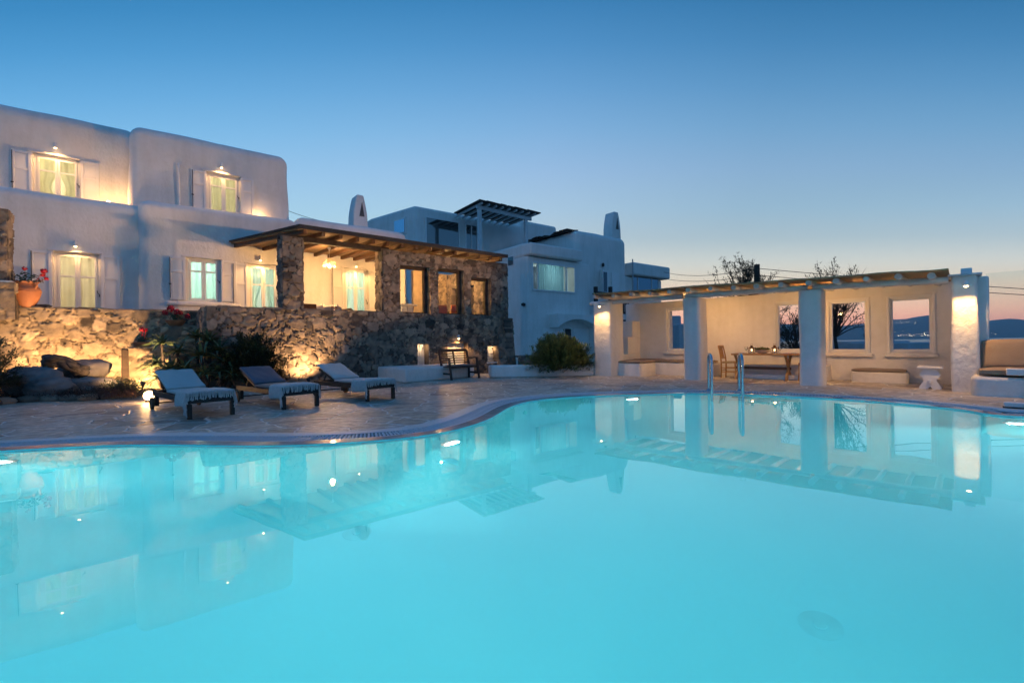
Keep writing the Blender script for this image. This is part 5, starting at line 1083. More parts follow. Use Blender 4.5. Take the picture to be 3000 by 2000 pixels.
PLW=77
for px,py,lab in ((1330,1266,'underwater pool light at the bend of the pool below the bench'),(1848,1158,'underwater pool light in the far wall left of the steel ladder'),(10,1324,'underwater pool light at the left photo edge'),(2965,1219,'underwater pool light at the right photo edge')):
    x,y,n=at_edge(px,py); pool_light(x,y,-.52,n[0],n[1],PLW,lab)
for x,pw,lab in ((-5.6,PLW,'left underwater pool light in the near pool wall'),(-1.9,PLW,'underwater pool light in the near pool wall left of the photographer'),(1.9,PLW,'underwater pool light in the near pool wall right of the photographer'),(6.0,PLW,'right underwater pool light in the near pool wall')):
    pool_light(x,NEAR+.02,-.35,0,1,pw,lab)
def refr(px,py,zf):
    r=Vector(ray(px,py)); d=r.normalized(); t_=(WZ-CAM)/r.z; h=r*t_; k=1/1.333; c_=-d.z; tr=d*k+Vector((0,0,1))*(k*c_-math.sqrt(1-k*k*(1-c_*c_))); s_=(zf-WZ)/tr.z; q=Vector((0,0,CAM))+h+tr*s_; return q
for k,(px,py,lab) in enumerate(((1047,1637,'round floor drain nearest the left reflections'),(1898,1322,'round floor drain farthest away under the pool house reflection'),(2405,1950,'round floor drain at the lower right'))):
    q=refr(px,py,-DEP); m=MB(); m.lathe((q.x,q.y,-DEP),[(.10,.0008),(.099,.0018),(.032,.002),(.03,.006),(0,.006)],24); one(m,'pool_drain',lab,'drain',M['drain'],C,(q.x,q.y,-DEP),'round pool floor drains',smooth=False)
# ================================================================ sun loungers with throws
LA=Fr(49.5)
def lounger(px,py,label,cm,sm,dx=0,tilt=0):
    b=C.Z(px,py); b=LA.loc(b[0],b[1]); t=T('sun_lounger',label,'sun lounger',LA,(b[0],b[1],0),'wheeled sun loungers beside the pool',local=True,rot=tilt)
    W_=.54; Ln=1.95; z=.30
    for x in (-.03,W_-.03):
        m=MB(); m.box(x,x+.055,-.03,.03,0,z-.09); t.part(m,'leg',M['dark_wood'],bev=.005)
        m=MB(); m.box(x,x+.05,1.74,1.84,.05,z-.085); t.part(m,'rear_leg',M['dark_wood'],bev=.005)
        xw=x-.035 if x<.1 else x+.085; m=MB(); m.tube([(xw-.018,1.80,.1),(xw+.018,1.80,.1)],.1,22); w=t.part(m,'wheel',M['rafter']); h=MB(); h.tube([(xw-.026,1.80,.1),(xw+.026,1.80,.1)],.018,10); t.part(h,'hub',M['iron'],w)
    m=MB(); 
    for x in (-.03,W_-.03): m.box(x,x+.04,-.03,Ln,z-.085,z)
    m.box(.01,W_-.03,-.03,.012,z-.083,z-.003); m.box(.01,W_-.03,Ln-.04,Ln,z-.083,z-.003); m.tube([(-.02,1.8,.1),(W_+.02,1.8,.1)],.012,8); t.part(m,'frame',M['dark_wood'],bev=.005)
    m=MB()
    for k in range(11): m.box(.01,W_-.03,.03+k*.098,.03+k*.098+.07,z-.03,z-.012)
    t.part(m,'slats',M['dark_wood'])
    hy,an=1.14,math.radians(20); ca,sa=math.cos(an),math.sin(an)
    m=MB()
    for x in (.02,W_-.08): m.slab([(x,hy,z-.03),(x,hy+.74*ca,z-.03+.74*sa),(x,hy+.74*ca-.03*sa,z-.03+.74*sa+.03*ca),(x,hy-.03*sa,z-.03+.03*ca)],(.035,0,0))
    for k in range(7):
        d=.05+k*.10; m.slab([(.03,hy+d*ca,z-.005+d*sa),(W_-.05,hy+d*ca,z-.005+d*sa),(W_-.05,hy+(d+.07)*ca,z-.005+(d+.07)*sa),(.03,hy+(d+.07)*ca,z-.005+(d+.07)*sa)],(0,-.016*sa,.016*ca))
    m.bar((.05,hy+.44,z+.12),(.05,hy+.56,z-.03),.02,.02,(1,0,0)); m.bar((W_-.07,hy+.44,z+.12),(W_-.07,hy+.56,z-.03),.02,.02,(1,0,0)); t.part(m,'backrest',M['dark_wood'])
    def pad(y0,y1,f):
        q=cushion(0,1,0,1,0,1,3); 
        for i,(a,b_,c) in enumerate(q.v): q.v[i]=f(a,b_,c)
        return q
    fx=lambda a:-.015+a*(W_-.01)
    nz=lambda x,y,s_:noise.noise(Vector((x*4,y*4,s_)))*.008
    one_=pad(0,1,lambda a,b_,c:(fx(a),.02+b_*(hy-.02),z+.0+.065*c+nz(a,b_*2,px))); t.part(one_,'seat_pad',M[sm],sharp=60)
    def bp(a,b_,c): d=.76*b_; h=.02+.065*c+nz(a*1.5,b_*3,px+9)*1.6+.018*math.sin(b_*7+a*2)*(.3 if c>.5 else 0); return (fx(a),hy+d*ca-h*sa,z+.012+d*sa+h*ca)
    t.part(pad(0,1,bp),'back_pad',M[cm],sharp=60); return t
def throw(t,label,seed):
    """fringed cotton throw over the foot of a lounger"""
    o=t.o; W_=.54; z=.30; rng=random.Random(seed); m=MB(); top=z+.082
    sk=rng.uniform(-.03,.03)
    def prof(s_):   # across the lounger: hangs down on the left, lies on top, hangs down on the right
        L1,L2=.22,.14
        if s_<0: k=min(-s_/L1,1); return (-.045-.02*math.sin(k*2.2)-.01,top-L1*k*.96-.0)
        if s_>W_: k=min((s_-W_)/L2,1); return (W_+.015+.012*math.sin(k*2.2),top-L2*k)
        u=s_/W_; return (-.045+u*(W_+.06),top+.012*math.sin(PI*u)**.5)
    lo,hi=-.22,W_+.14
    def fn(a,b):
        s_=lo+(hi-lo)*a; x,zz=prof(s_); y=-.045+.46*b+sk*(a-.5)*b*2
        zz+=.008*noise.noise(Vector((a*9,b*5,seed)))
        if b<.06: zz-=.012*(1-b/.06)
        if s_<0: y+=-.03*(-s_/.22)*(1-b)+.03*noise.noise(Vector((a*6,1,seed)))*b; zz-=.03*(b-.5)
        x+=.006*noise.noise(Vector((a*5,b*7,seed+3))); return (x,y,zz)
    m.grid(fn,44,16); tt=T('throw',label,'throw blanket',C,(0,0,0),'fringed throws on the loungers',local=True); tt.o.location=o.location; tt.o.rotation_euler=o.rotation_euler
    c=tt.part(m,'cloth',M['throw'],sharp=180); sol=c.modifiers.new('thick','SOLIDIFY'); sol.thickness=.006
    m=MB(); n=62
    for k in range(n):
        a=(k+.5)/n; p=Vector(fn(a,0)); s_=lo+(hi-lo)*a; L=rng.uniform(.085,.115); dx=rng.uniform(-.022,.022); hang=s_<0 or s_>W_
        if hang: pts=[p,p+Vector((dx*.4,-.008,-L*.5)),p+Vector((dx,-.004+rng.uniform(-.02,.0),-L*1.25))]
        else: pts=[p+Vector((0,.012,.004)),p+Vector((dx*.2,-.022,-.012)),p+Vector((dx*.6,-.034,-L*.55)),p+Vector((dx,-.03+rng.uniform(-.008,.006),-L))]
        m.tube(pts,[.0065]*(len(pts)-1)+[.0085],5)
    tt.part(m,'fringe',M['throw'])
l1=lounger(556,1228,'white cushioned lounger nearest the glowing globe lamp','cushion','cushion'); throw(l1,'fringed white throw on the lounger beside the globe lamp',1)
l2=lounger(832,1200,'middle lounger with slate blue back cushion and grey seat','navy','grey_canvas'); throw(l2,'fringed white throw on the lounger with the slate blue cushion',2)
l3=lounger(1077,1176,'white cushioned lounger beside the wall uplight, farthest from the globe lamp','cushion','cushion'); throw(l3,'fringed white throw on the lounger next to the white bench wall',3)
# ================================================================ dark wooden bench
BA=Fr(37.5+5); b=H.wor(6.36,11.62); b=BA.loc(*b); t=T('garden_bench','dark slatted garden bench with grey seat pad in front of the lit low door','bench',BA,(b[0],b[1],0),local=True)
BW=.98
for x in (0,BW):
    m=MB(); m.slab([(x-.025,-.03,0),(x-.025,.03,0),(x-.025,.03,.40),(x-.025,.15,.82),(x-.025,.10,.83),(x-.025,-.03,.42)],(.05,0,0)); t.part(m,'back_leg',M['dark_wood'],bev=.006)
    m=MB(); m.slab([(x-.025,-.52,0),(x-.025,-.46,0),(x-.025,-.36,.60),(x-.025,-.41,.60)],(.05,0,0)); t.part(m,'front_leg',M['dark_wood'],bev=.006)
    m=MB(); m.slab([(x-.03,-.43,.595),(x-.03,.06,.585),(x-.03,.06,.615),(x-.03,-.43,.625)],(.06,0,0)); t.part(m,'armrest',M['dark_wood'],bev=.006)
    m=MB(); m.bar((x,-.47,.17),(x,0,.17),.035,.05); t.part(m,'side_rail',M['dark_wood'])
m=MB()
for k in range(6): m.box(.0,BW,-.40+k*.075,-.40+k*.075+.058,.355,.375)
m.box(-.02,BW+.02,-.43,-.405,.32,.385); t.part(m,'seat',M['dark_wood'],bev=.004)
m=MB()
for k in range(6): z_=.45+k*.066; y_=.045+.10*(z_-.42)/.40; m.box(.02,BW-.02,y_-.012,y_+.008,z_,z_+.030)
m.bar((0,.135,.83),(BW,.135,.83),.035,.07); m.bar((BW/2,.035,.40),(BW/2,.135,.82),.05,.03,(1,0,0)); t.part(m,'backrest',M['dark_wood'],bev=.004)
t.part(cushion(.12,BW-.06,-.40,0.0,.378,.415,8),'seat_pad',M['grey_canvas'],sharp=60)
# ================================================================ ground lamps
g=C.Z(437,1177); t=T('globe_lamp','glowing globe lamp in a wire cage on the paving','lamp',C,(g[0],g[1],0)); x,y=g[0],g[1]; R_=.088
m=MB(); m.lathe((x,y,R_+.03),[(R_*math.sin(PI*k/12),-R_*math.cos(PI*k/12)) for k in range(13)],20); t.part(m,'globe',M['globe'])
m=MB(); m.lathe((x,y,0),[(.06,0),(.06,.03),(.04,.05)],14)
for k in range(4): a=PI*k/4; m.tube([(x+(R_+.012)*math.sin(th)*math.cos(a),y+(R_+.012)*math.sin(th)*math.sin(a),R_+.03-(R_+.012)*math.cos(th)) for th in [2*PI*j/24 for j in range(25)]],.003,5)
m.tube([(x+(R_+.012)*math.cos(2*PI*j/24),y+(R_+.012)*math.sin(2*PI*j/24),R_+.03) for j in range(25)],.003,5); t.part(m,'cage',M['iron'])
lamp(C,(x,y-.0,R_+.17),9,WARM,.05); lamp(C,(x+.05,y-.17,.12),5,WARM,.05)
def uplight(fr,p,to,power,label,spot=95):
    t=T('garden_spot',label,'spot lamp',fr,p,'garden spots lighting the stone walls'); x,y,z=p; d=(Vector(to)-Vector(p)).normalized(); q=Vector(p)+Vector((0,0,.13))
    m=MB(); m.tube([(x,y,z),(x,y,z+.1)],.012,8); t.part(m,'stake',M['iron']); m=MB(); m.tube([tuple(q-d*.05),tuple(q),tuple(q+d*.04)],[.028,.045,.05],14,True); t.part(m,'head',M['iron']); m=MB(); m.tube([tuple(q+d*.041),tuple(q+d*.046)],[.042,.04],14); t.part(m,'lens',M['bulb'])
    e=q+d*.09; lamp(fr,tuple(e),power,(1,.56,.24),.035,'SPOT',tuple(e+d),spot,.6)
p=H.Y(904,1112,12.40); uplight(H,(p[0],12.40,0.02),(p[0]-.05,13.05,.85),200,'garden spot at the foot of the dark stone wall between two loungers',120)
p=H.Y(345,1110,14.5); uplight(H,(p[0]-.05,14.35,.12),(p[0]-1.0,15.5,1.15),270,'garden spot left of the low stone block aimed up the honey coloured wall',140)
p=H.Y(418,1112,12.6); uplight(H,(p[0],12.55,.12),(p[0]-.1,15.4,1.35),360,'garden spot behind the first lounger shining on the low stone block',128)
uplight(H,(-2.2,14.5,.15),(-2.5,15.5,1.2),150,'garden spot hidden behind the boulders under the terracotta jar',120)
# warm fill thrown on the low bench wall by the garden spot of the pool terrace
# ================================================================ garden bed
kp=[(-60,1190),(0,1184),(95,1176),(180,1174),(285,1171),(365,1162),(430,1157),(520,1150),(620,1140),(700,1128),(790,1120),(860,1116)]
KG=[C.Z(a,b)[:2] for a,b in kp]; KG=[(KG[0][0]-3,KG[0][1]-.6)]+KG
front=catmull(KG,5); back=[H.wor(.9+2.9,12.95),H.wor(.9,12.95),H.wor(.9,15.4),H.wor(-9,15.4)]
m=sheet(front+back,None,.0); 
bed=MB(); nI=[]
pts=front+back
tri=tessellate_polygon([[Vector((a,b,0)) for a,b in pts]])
for a,b in pts: bed.vert((a,b,.07))
for t_ in tri: bed.face(t_)
for k in range(len(front)-1): bed.poly([(*front[k],0),(*front[k+1],0),(*front[k+1],.07),(*front[k],.07)])
structure(bed,'garden_bed',M['soil'])
kt=T('stone_kerb','row of rough low edging stones round the garden bed','kerb',C,(-8,9,0)); rng=random.Random(3); fr2=resample(front,.36)
m=MB()
for k,(a,b) in enumerate(fr2[:-1]):
    c_=fr2[k+1]; an=math.atan2(c_[1]-b,c_[0]-a); n0=len(m.v); m.tone=rng.uniform(.2,.9); m.rock((0,0,0),(.20,.10,.085),k+50,12,.18); 
    for i in range(n0,len(m.v)): x,y,z=m.v[i]; m.v[i]=(a+x*math.cos(an)-y*math.sin(an),b+x*math.sin(an)+y*math.cos(an),z+.045)
kt.part(m,'edging_stones',M['rubble_dark'],sharp=180)
def boulder(pxc,pyc,Y,r,seed,label,mt='boulder',amp=.25,fr=1.2):
    p=H.Y(pxc,pyc,Y); m=MB(); m.rock(p,r,seed,44,amp,fr); return one(m,'boulder',label,'boulder',M[mt],H,p,'garden boulders below the wall',sharp=180)
boulder(92,1118,13.4,(.50,.42,.30),5,'pale smooth rounded boulder at the left in front of the wall')
boulder(252,1088,14.2,(.46,.4,.26),8,'brown boulder lying behind the driftwood stump',amp=.22)
boulder(245,1132,13.4,(.48,.36,.20),12,'dark low boulder in front of the driftwood stump')
boulder(150,1135,13.0,(.4,.3,.2),15,'small grey boulder half sunk in the ground cover')
p=H.Y(190,1072,13.7); m=MB(); 
for k in range(7):
    rng=random.Random(k); q=Vector((p[0],p[1],p[2])); a=-.9+k*.3; L_=[]
    for j in range(7):
        u=j/6; L_.append(q+Vector((-.30+.62*u+.06*math.sin(k+u*5),(k-3)*.045+.05*math.sin(u*4+k),.17-.30*u**1.5+.05*math.sin(k*2+u*3))))
    m.tube(L_,[.035+.045*math.sin(PI*min(1,(j/6)*.9+.1))+.02*math.sin(k*3+j*1.7) for j in range(7)],9)
m.rock((p[0]-.22,p[1],p[2]+.09),(.15,.14,.13),31,18,.5,2.2); m.rock((p[0]+.24,p[1]-.05,p[2]-.12),(.15,.13,.14),32,18,.5,2.2)
one(m,'driftwood_stump','gnarled dark driftwood stump lying across the boulders','driftwood',M['driftwood'],H,p,sharp=180)
# ground cover
def cover(name,label,mt,area,n,h,seed,l=.05):
    rng=random.Random(seed); m=MB()
    for k in range(n):
        px,py=area(rng); p=C.Z(px,py,.07); r_=rng.random; hh=h*rng.uniform(.4,1.1)
        if p[1]<=0 or p[1]>30: continue
        q=Vector((p[0],p[1],.07+hh*rng.random())); m.leaf(q,(rng.uniform(-1,1),rng.uniform(-1,1),rng.uniform(-.2,1)),l*rng.uniform(.6,1.4),l*.35,.2,tone=rng.random())
    return one(m,name,label,'ground cover',M[mt],C,(-8,10,.07),kind='stuff',smooth=False)
cover('ground_cover','low reddish succulent ground cover carpeting the garden bed','heath',lambda r:(r.uniform(-40,400),1172-.03*r.uniform(0,400)-abs(r.gauss(0,9))-3),9000,.16,1,.05)
cover('flowering_cover','loose dark green low plants in front of the lit stone block','green_cover',lambda r:(r.gauss(360,32),1158-abs(r.gauss(0,14))),4200,.30,2,.06)
# leafy shrubs -----------------------------------------------------
def shrub(name,label,fr,base,R3,n,mt,seed,l=.10,w=.025,stems=40,droop=.2,shell=.55,inner=True,up=.5):
    rng=random.Random(seed); t=T(name,label,'shrub',fr,base); st=MB(); lf=MB(); b=Vector(base)
    for k in range(stems):
        a=rng.uniform(0,2*PI); e=rng.uniform(.15,1.45); d=Vector((math.cos(a)*math.cos(e),math.sin(a)*math.cos(e),math.sin(e))); k_=rng.uniform(.8,1.12)*(1+.18*noise.noise(d*2+Vector((seed,0,0))))
        tip=b+Vector((d.x*R3[0]*k_,d.y*R3[1]*k_,d.z*R3[2]*k_+.03)); mid=b+(tip-b)*.5+Vector((0,0,R3[2]*.13)); st.tube([b+Vector((rng.uniform(-.1,.1),rng.uniform(-.1,.1),0)),mid,tip],[.012,.008,.003],5)
        tn=rng.random()
        for j in range(n):
            u=1-abs(rng.gauss(0,shell)); u=max(.12,min(1.0,u)); q=b+(mid-b)*2*u if u<.5 else mid+(tip-mid)*(u*2-1); q=q+Vector((rng.gauss(0,.035),rng.gauss(0,.035),rng.gauss(0,.035)))
            dd=(tip-mid).normalized()+Vector((rng.uniform(-1,1),rng.uniform(-1,1),rng.uniform(-.6,1)))*.85; dd.z+=up*.4; lf.leaf(q,dd,l*rng.uniform(.6,1.25),w*rng.uniform(.8,1.3),droop,tone=max(0,min(1,tn*.6+rng.random()*.5)))
    t.part(st,'stems',M['bark']); t.part(lf,'foliage',M[mt],smooth=False); return t
p=P.Z(1642,1106); q=C.Z(1645,1105); shrub('oleander_bush','rounded oleander bush glowing yellow green beside the pool house pillar',C,(q[0],q[1]+.55,.0),(1.0,.9,1.10),95,'oleander',4,.12,.034,330,.12,.34,up=1.0)
p=H.Y(745,1090,12.45); shrub('dark_shrub','dense dark green shrub against the terrace wall behind the slate blue lounger',H,(p[0],12.4,.05),(.78,.5,1.18),120,'dark_leaf',6,.075,.03,110,.1,.3)
p=H.Y(12,1170,12.6); shrub('left_shrub','dark small leaved shrub at the left photo edge beside the pale boulder',H,(p[0]-.28,12.65,.05),(.60,.5,1.2),110,'green_cover',7,.06,.022,80,.2,.35)
# aloes ------------------------------------------------------------
rng=random.Random(21); t=T('aloe_clump','spiky sprawling aloe plant with curved leaves in front of the stone ledge','aloe',H,(1.0,12.6,.05)); 
ros=[(475,1010,13.0,.42),(520,1035,12.7,.42),(455,1075,13.2,.40),(575,990,12.9,.42),(612,1000,12.75,.48),(640,1030,12.6,.50),(590,1045,12.5,.50),(545,1085,12.5,.48),(500,1085,12.5,.45),(640,1090,12.35,.45),(600,1100,12.3,.42),(680,1100,12.35,.40),(470,1110,12.8,.34),(665,1060,12.5,.45)]
for k,(px,py,Y,L_) in enumerate(ros):
    c_=Vector(H.Y(px,py,Y)); lf=MB(); n=30
    for j in range(n):
        a=j*2.39996+k; e=math.radians(78-72*(j/n)**.8); d=(math.cos(a)*math.cos(e),math.sin(a)*math.cos(e),math.sin(e)); lf.leaf(c_,d,L_*rng.uniform(.9,1.3),.085,rng.uniform(.35,.6),seg=6,tone=rng.random())
    t.part(lf,'rosette',M['aloe'],sharp=180); s_=MB(); s_.tube([(c_.x+rng.uniform(-.15,.15),c_.y+.1,.05),(c_.x+.03,c_.y+.04,c_.z*.5),tuple(c_)],[.035,.03,.028],7); t.part(s_,'stem',M['bark'])
# geraniums ---------------------------------------------------------
def geranium(fr,c_,rw,rh,n,seed,blooms,t):
    rng=random.Random(seed); lf=MB(); st=MB(); c_=Vector(c_)
    for k in range(n):
        a=rng.uniform(0,2*PI); r_=rw*rng.random()**.6; q=c_+Vector((r_*math.cos(a),r_*math.sin(a)*.8,rh*rng.random()*(1.1-.5*r_/rw))); R_=rng.uniform(.016,.030); nrm=Vector((math.cos(a)*.6,math.sin(a)*.6-.3,.8)).normalized(); u=nrm.orthogonal().normalized(); v=nrm.cross(u); old=lf.tone; lf.tone=rng.random(); lf.face([lf.vert(q+u*R_*math.cos(2*PI*j/6)+v*R_*math.sin(2*PI*j/6)) for j in range(6)]); lf.tone=old
        if k%5==0: st.tube([c_,q],[.006,.003],4)
    t.part(lf,'leaves',M['geranium_leaf'],smooth=False); t.part(st,'stems',M['bark'])
    for (dx,dz,r_) in blooms:
        fl=MB(); b=c_+Vector((dx,-.05+rng.uniform(-.05,.05),dz))
        for k in range(46):
            d=Vector((rng.gauss(0,1),rng.gauss(0,1),rng.gauss(0,.8))).normalized(); q=b+d*r_*rng.uniform(.65,1); u=d.orthogonal().normalized(); v=d.cross(u); s_=r_*.32; fl.face([fl.vert(q+u*s_*math.cos(2*PI*j/5)+v*s_*math.sin(2*PI*j/5)+d*s_*.3*(j%2)) for j in range(5)])
        fl.tube([tuple(c_+Vector((dx*.4,0,0))),tuple(b)],[.004,.004],4); t.part(fl,'bloom',M['red_petal'],smooth=False)
p=H.Y(78,901,15.55); z0=zt=H.Y(78,903,15.55)[2]; top=H.Y(78,824,15.55)[2]; Hh=top-z0; t=T('terracotta_jar','big terracotta jar with two small handles on the garden wall, planted with geraniums','jar',H,(p[0],15.6,z0)); x,y=p[0],15.6
Rr=abs(H.Y(113,860,15.6)[0]-H.Y(78,860,15.6)[0])*1.0/ .80
m=MB(); m.lathe((x,y,z0),[(.46*Rr,0),(.50*Rr,.03*Hh),(.62*Rr,.16*Hh),(.83*Rr,.34*Hh),(.95*Rr,.50*Hh),(1.0*Rr,.63*Hh),(.985*Rr,.70*Hh),(.90*Rr,.765*Hh),(.80*Rr,.80*Hh),(.74*Rr,.86*Hh),(.74*Rr,.93*Hh),(.83*Rr,.955*Hh),(.85*Rr,.985*Hh),(.78*Rr,Hh),(.66*Rr,.985*Hh),(.62*Rr,.85*Hh),(0,.85*Hh)],32); m.lathe((x,y,z0),[(1.0*Rr,.60*Hh),(1.03*Rr,.615*Hh),(1.0*Rr,.63*Hh)],32); t.part(m,'body',M['terracotta'])
for a in (-.35,PI-.5):
    m=MB(); d=Vector((math.cos(a-.35),math.sin(a-.35)-.1,0)).normalized(); m.tube([(x+d.x*.76*Rr,y+d.y*.76*Rr,z0+.93*Hh),(x+d.x*1.0*Rr,y+d.y*1.0*Rr,z0+.91*Hh),(x+d.x*1.06*Rr,y+d.y*1.06*Rr,z0+.82*Hh),(x+d.x*.93*Rr,y+d.y*.93*Rr,z0+.74*Hh)],[.03,.028,.026,.028],8); t.part(m,'handle',M['terracotta'])
geranium(H,(x,y,top-.03),.30,.26,150,1,[(-.02,.33,.05),(.30,.29,.07),(.33,.12,.045),(.28,.20,.05)],t)
def bowl(px,pyb,pyt,Y,pxl,pxr,label,blooms,seed):
    b=H.Y(px,pyb,Y); tz=H.Y(px,pyt,Y)[2]; x0=H.Y(pxl,pyt,Y)[0]; x1=H.Y(pxr,pyt,Y)[0]; r_=(x1-x0)/2/.80; h=tz-b[2]; t=T('flower_bowl',label,'flower bowl',H,(b[0],Y,b[2]),'terracotta bowls of red geraniums'); m=MB()
    m.lathe((b[0],Y,b[2]),[(.45*r_,0),(.55*r_,.1*h),(.85*r_,.6*h),(1.0*r_,.93*h),(1.0*r_,h),(.93*r_,h),(.8*r_,.7*h),(0,.7*h)],28); t.part(m,'bowl',M['terracotta']); geranium(H,(b[0],Y,tz-.01),r_*.62,.22,110,seed,blooms,t)
bowl(417,1020,1002,13.95,393,442,'terracotta bowl on the low stone block with one red bloom head',[(0,.31,.06),(.07,.29,.045)],2)
bowl(515,957,938,14.9,490,540,'terracotta bowl on the stone ledge crowded with red blooms',[(-.22,.20,.07),(-.10,.31,.09),(.03,.22,.085),(.11,.2,.06),(.26,.12,.075)],3)
# dark cloth lying on the wall beside the jar
a=H.Y(100,900,15.55); b=H.Y(152,900,15.55); m=MB(); m.rock(((a[0]+b[0])/2,15.6,a[2]+.03),((b[0]-a[0])/2,.10,.05),77,20,.25,2); one(m,'dark_bag','crumpled dark bag lying on the garden wall beside the terracotta jar','bag',M['black'],H,((a[0]+b[0])/2,15.6,a[2]),sharp=180)
# ================================================================ terrace furniture seen over the parapet
def wicker_chair(px0,px1,pyt,Y,label):
    a=H.Y(px0,pyt,Y); b=H.Y(px1,pyt,Y); t=T('wicker_armchair',label,'armchair',H,(a[0],Y,1.5)); w=b[0]-a[0]; m=MB(); n=int(w/.028)
    for k in range(n+1): x=a[0]+w*k/n; m.tube([(x,Y,1.75),(x,Y+.02,a[2]-.0),(x,Y+.05,a[2]+.01)],.015,6)
    m.box(a[0],b[0],Y+.02,Y+.05,1.75,a[2]-.01); t.part(m,'back',M['wicker']); m=MB(); m.box(a[0],b[0],Y+.05,Y+.7,1.55,1.85); t.part(m,'seat',M['wicker'],bev=.03); 
    for x in (a[0]+.02,b[0]-.06): 
        for y in (Y+.02,Y+.64): m=MB(); m.box(x,x+.04,y,y+.04,1.5,1.55); t.part(m,'leg',M['wicker'])
wicker_chair(892,926,891,13.7,'ribbed brown wicker armchair back just right of the stone pillar')
a=H.Y(928,900,14.9); b=H.Y(1000,900,14.9); t=T('cushioned_sofa','terrace sofa heaped with pale cushions behind the parapet','sofa',H,(a[0],15,1.5)); m=MB(); m.box(a[0],b[0],14.7,15.5,1.5,1.95); t.part(m,'seat',M['wicker'],bev=.03); m=MB(); m.box(a[0],b[0],15.4,15.55,1.95,2.25); t.part(m,'back',M['wicker'],bev=.03)
for k in range(5):
    x=a[0]+.1+(b[0]-a[0]-.2)*k/4; q=MB(); c_=cushion(-.2,.2,-.2,.2,-.06,.06,k); an=.5+.4*math.sin(k*2)
    for i,(X_,Y_,Z_) in enumerate(c_.v): xx=X_*math.cos(an)-Y_*math.sin(an); zz=X_*math.sin(an)+Y_*math.cos(an); c_.v[i]=(x+xx*.9,14.95+.1*(k%2)+Z_,2.12+zz*.8)
    t.part(c_,'cushion',M['cushion'] if k%2 else M['throw'],sharp=60)
a=H.Y(1003,905,14.2); b=H.Y(1038,905,14.2); m=MB(); m.box(a[0],b[0],14.2,14.9,1.5,2.0); m.tube([(a[0],14.25,H.Y(1003,909,14.2)[2]-.03),(b[0]-.1,14.25,H.Y(1003,907,14.2)[2]),(b[0],14.25,H.Y(1003,912,14.2)[2]-.06)],.07,10); one(m,'wicker_pouffe','low round edged wicker seat left of the second stone pillar','seat',M['wicker'],H,(a[0],14.5,1.5),bev=.05,seg=3)
def lit_lantern():
    q=H.Y(979,908,13.9); t=T('terrace_lantern','small candle lantern on the terrace between wicker seats','lantern',H,(q[0],13.9,q[2]-.1)); m=MB(); x,z=q[0],q[2]-.1; s_=.06
    for a_ in (-1,1):
        for b_ in (-1,1): m.box(x+a_*s_-.006,x+a_*s_+.006,13.9+b_*s_-.006,13.9+b_*s_+.006,z,z+.17)
    m.box(x-.075,x+.075,13.83,13.97,z+.17,z+.19); m.box(x-.075,x+.075,13.83,13.97,z-.4,z); t.part(m,'frame',M['wicker']); f=MB(); f.lathe((x,13.9,z+.02),[(0,0),(.02,.02),(.012,.06),(0,.09)],8); t.part(f,'flame',M['flame'])
lit_lantern()
def mchair(px0,px1,pyt,Y,label):
    a=H.Y(px0,pyt,Y); b=H.Y(px1,pyt,Y); t=T('leather_chair',label,'chair',H,(a[0],Y,1.5),'orange leather chairs in the stone room'); m=MB(); m.box(a[0],b[0],Y,Y+.05,a[2]-.30,a[2]); t.part(m,'back',M['orange'],bev=.02); m=MB(); m.box(a[0],b[0],Y+.05,Y+.5,1.92,1.98); t.part(m,'seat',M['orange'],bev=.02); 
    for x in (a[0],b[0]):
        m=MB(); m.tube([(x,Y+.03,1.5),(x,Y+.03,a[2]-.2),(x,Y+.45,a[2]-.22),(x,Y+.5,1.5)],.02,7); t.part(m,'side_frame',M['pine'])
mchair(1283,1310,893,14.6,'orange leather chair in the middle stone opening, left one'); mchair(1322,1341,893,15.1,'orange leather chair in the middle stone opening, right one')
a=H.Y(1172,891,15.2); b=H.Y(1216,891,15.2); t=T('white_terrace_table','white terrace table seen through the left stone opening','table',H,(a[0],15.2,1.5)); m=MB(); m.box(a[0],b[0],15.0,15.8,a[2]-.05,a[2]); t.part(m,'tabletop',M['white_paint'],bev=.01); m=MB(); m.box(a[0]+.3,a[0]+.5,15.2,15.6,1.5,a[2]-.05); m.box(b[0]-.5,b[0]-.3,15.2,15.6,1.5,a[2]-.05); t.part(m,'trestle',M['white_paint'])
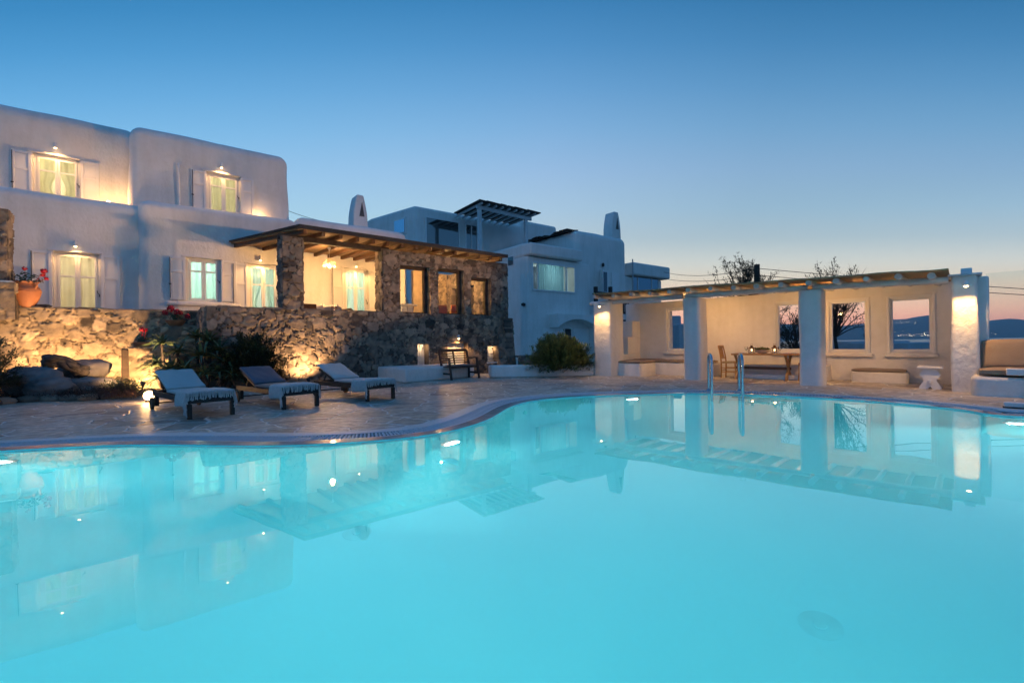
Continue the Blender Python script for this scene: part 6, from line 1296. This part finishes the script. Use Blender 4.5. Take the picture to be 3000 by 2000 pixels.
# ================================================================ trees, pole and cables behind the pool house
def at(px,py,d): r=ray(px,py); return (r[0]*d,d,CAM+r[2]*d)
def crown(label,px,py,d,rx,ry,rz,seed,n=46,zb=-1.4,lf_n=22,top=.9):
    """airy tamarisk: trunk, limbs reaching into an ellipsoidal crown, twigs and needle-like leaf sprays"""
    rng=random.Random(seed); c0=Vector(at(px,py,d)); t=T('tamarisk_tree',label,'tree',C,(c0.x,d,zb),'wispy trees beyond the pool house'); tr=MB(); lf=MB(); base=Vector((c0.x+.1,d,zb)); fork=Vector((c0.x,d,c0.z-rz*.55))
    tr.tube([base,(base+fork)/2+Vector((.12,0,0)),fork],[.07,.06,.045],8)
    for k in range(n):
        a=rng.uniform(0,2*PI); e=rng.uniform(-.5,1.5); v=Vector((math.cos(a)*math.cos(e),math.sin(a)*math.cos(e),math.sin(e))); k_=rng.uniform(.55,1.0)**.6*(1+.22*noise.noise(v*1.7+Vector((seed,0,0))))
        tip=c0+Vector((v.x*rx*k_,v.y*ry*k_,v.z*rz*k_)); mid=fork+(tip-fork)*.5+Vector((rng.gauss(0,.12),rng.gauss(0,.12),rng.uniform(-.05,.2))); L_=[fork,fork+(mid-fork)*.5+Vector((rng.gauss(0,.06),0,.05)),mid,mid+(tip-mid)*.5+Vector((rng.gauss(0,.07),rng.gauss(0,.07),.03)),tip]; tr.tube(L_,[.022,.016,.011,.007,.003],5,False)
        for j in range(9):
            u=rng.uniform(.35,1.0)*4; i=min(3,int(u)); q=L_[i]+(L_[i+1]-L_[i])*(u-i); dv=((tip-mid).normalized()+Vector((rng.gauss(0,.6),rng.gauss(0,.6),rng.gauss(.25,.4)))).normalized(); l=rng.uniform(.18,.42); e_=q+dv*l; tr.tube([q,q+dv*l*.5+Vector((0,0,.02)),e_],[.006,.004,.002],3,False)
            if rng.random()<.78:
                for s_ in range(lf_n):
                    w=rng.random(); p_=q+dv*l*w+Vector((rng.gauss(0,.025),rng.gauss(0,.025),rng.gauss(0,.025))); lf.leaf(p_,dv+Vector((rng.gauss(0,.7),rng.gauss(0,.7),rng.gauss(0,.6))),rng.uniform(.07,.15),.024,.1,tone=rng.random())
    t.part(tr,'trunk',M['bark']); t.part(lf,'crown',M['tree_leaf'],smooth=False)
crown('wispy tree rising behind the utility pole above the cane roof',2185,890,15.8,1.65,1.1,1.66,5,62,lf_n=15)
crown('wispy tree right of the utility pole, filling the second window from the right',2445,915,13.9,1.18,.9,1.38,12,46,lf_n=11)
crown('low dark tree seen through the window behind the dining table',2335,1000,17,1.5,1.1,.95,19,42,zb=-2.5,lf_n=14)
pq=at(2217,775,17); m=MB(); m.tube([(pq[0],17,-1),(pq[0],17,pq[2])],[.12,.10],12); one(m,'utility_pole','dark wooden utility pole standing up behind the cane roof','pole',M['old_wood'],C,(pq[0],17,-1))
def cable(a,b,sag,label,r=.012):
    a,b=Vector(a),Vector(b); m=MB(); m.tube([a+(b-a)*k/24-Vector((0,0,sag*4*(k/24)*(1-k/24))) for k in range(25)],r,5); return one(m,'cable',label,'cable',M['wire'],C,tuple(a),'power cables')
pa=(pq[0],17,at(2217,786,17)[2]); pb=(pq[0],17,at(2217,806,17)[2]); wn0=at(1945,797,29); wn1=at(1945,816,29)
cable(wn0,pa,.25,'upper power cable from the neighbouring house to the utility pole'); cable(wn1,pb,.2,'lower power cable from the neighbouring house to the utility pole')
cable(pa,at(3200,858,13),.05,'upper power cable running right from the utility pole past the end pillar',.011); cable(pb,at(3200,875,13),.05,'lower power cable running right from the utility pole past the end pillar',.011)
cable(at(845,618,22),at(962,651,24),.06,'thin cable sagging from the rounded house corner to the low roof',.012)
# far houses down the slope, seen through the windows
def farhouse(name,label,boxes,chim=None):
    d=boxes[0][-1]; c0=at(boxes[0][0],1000,d); t=T(name,label,'house',C,(c0[0],d,-6))
    for (px0,px1,pyt,d) in boxes:
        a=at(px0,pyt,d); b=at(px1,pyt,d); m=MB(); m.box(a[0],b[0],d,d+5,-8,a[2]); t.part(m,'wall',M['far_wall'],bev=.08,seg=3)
    if chim:
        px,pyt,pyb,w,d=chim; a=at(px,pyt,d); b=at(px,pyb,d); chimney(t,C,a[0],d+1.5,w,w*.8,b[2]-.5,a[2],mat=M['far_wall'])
farhouse('far_house','dim white house down the slope with a tall chimney, seen in the rightmost window',[(2560,2668,999,30),(2662,2800,1003,27)],(2641,956,1002,1.0,31))
farhouse('far_villa','dim blue grey house seen through the leftmost pool house window',[(1940,1996,925,26),(1990,2060,948,24)])
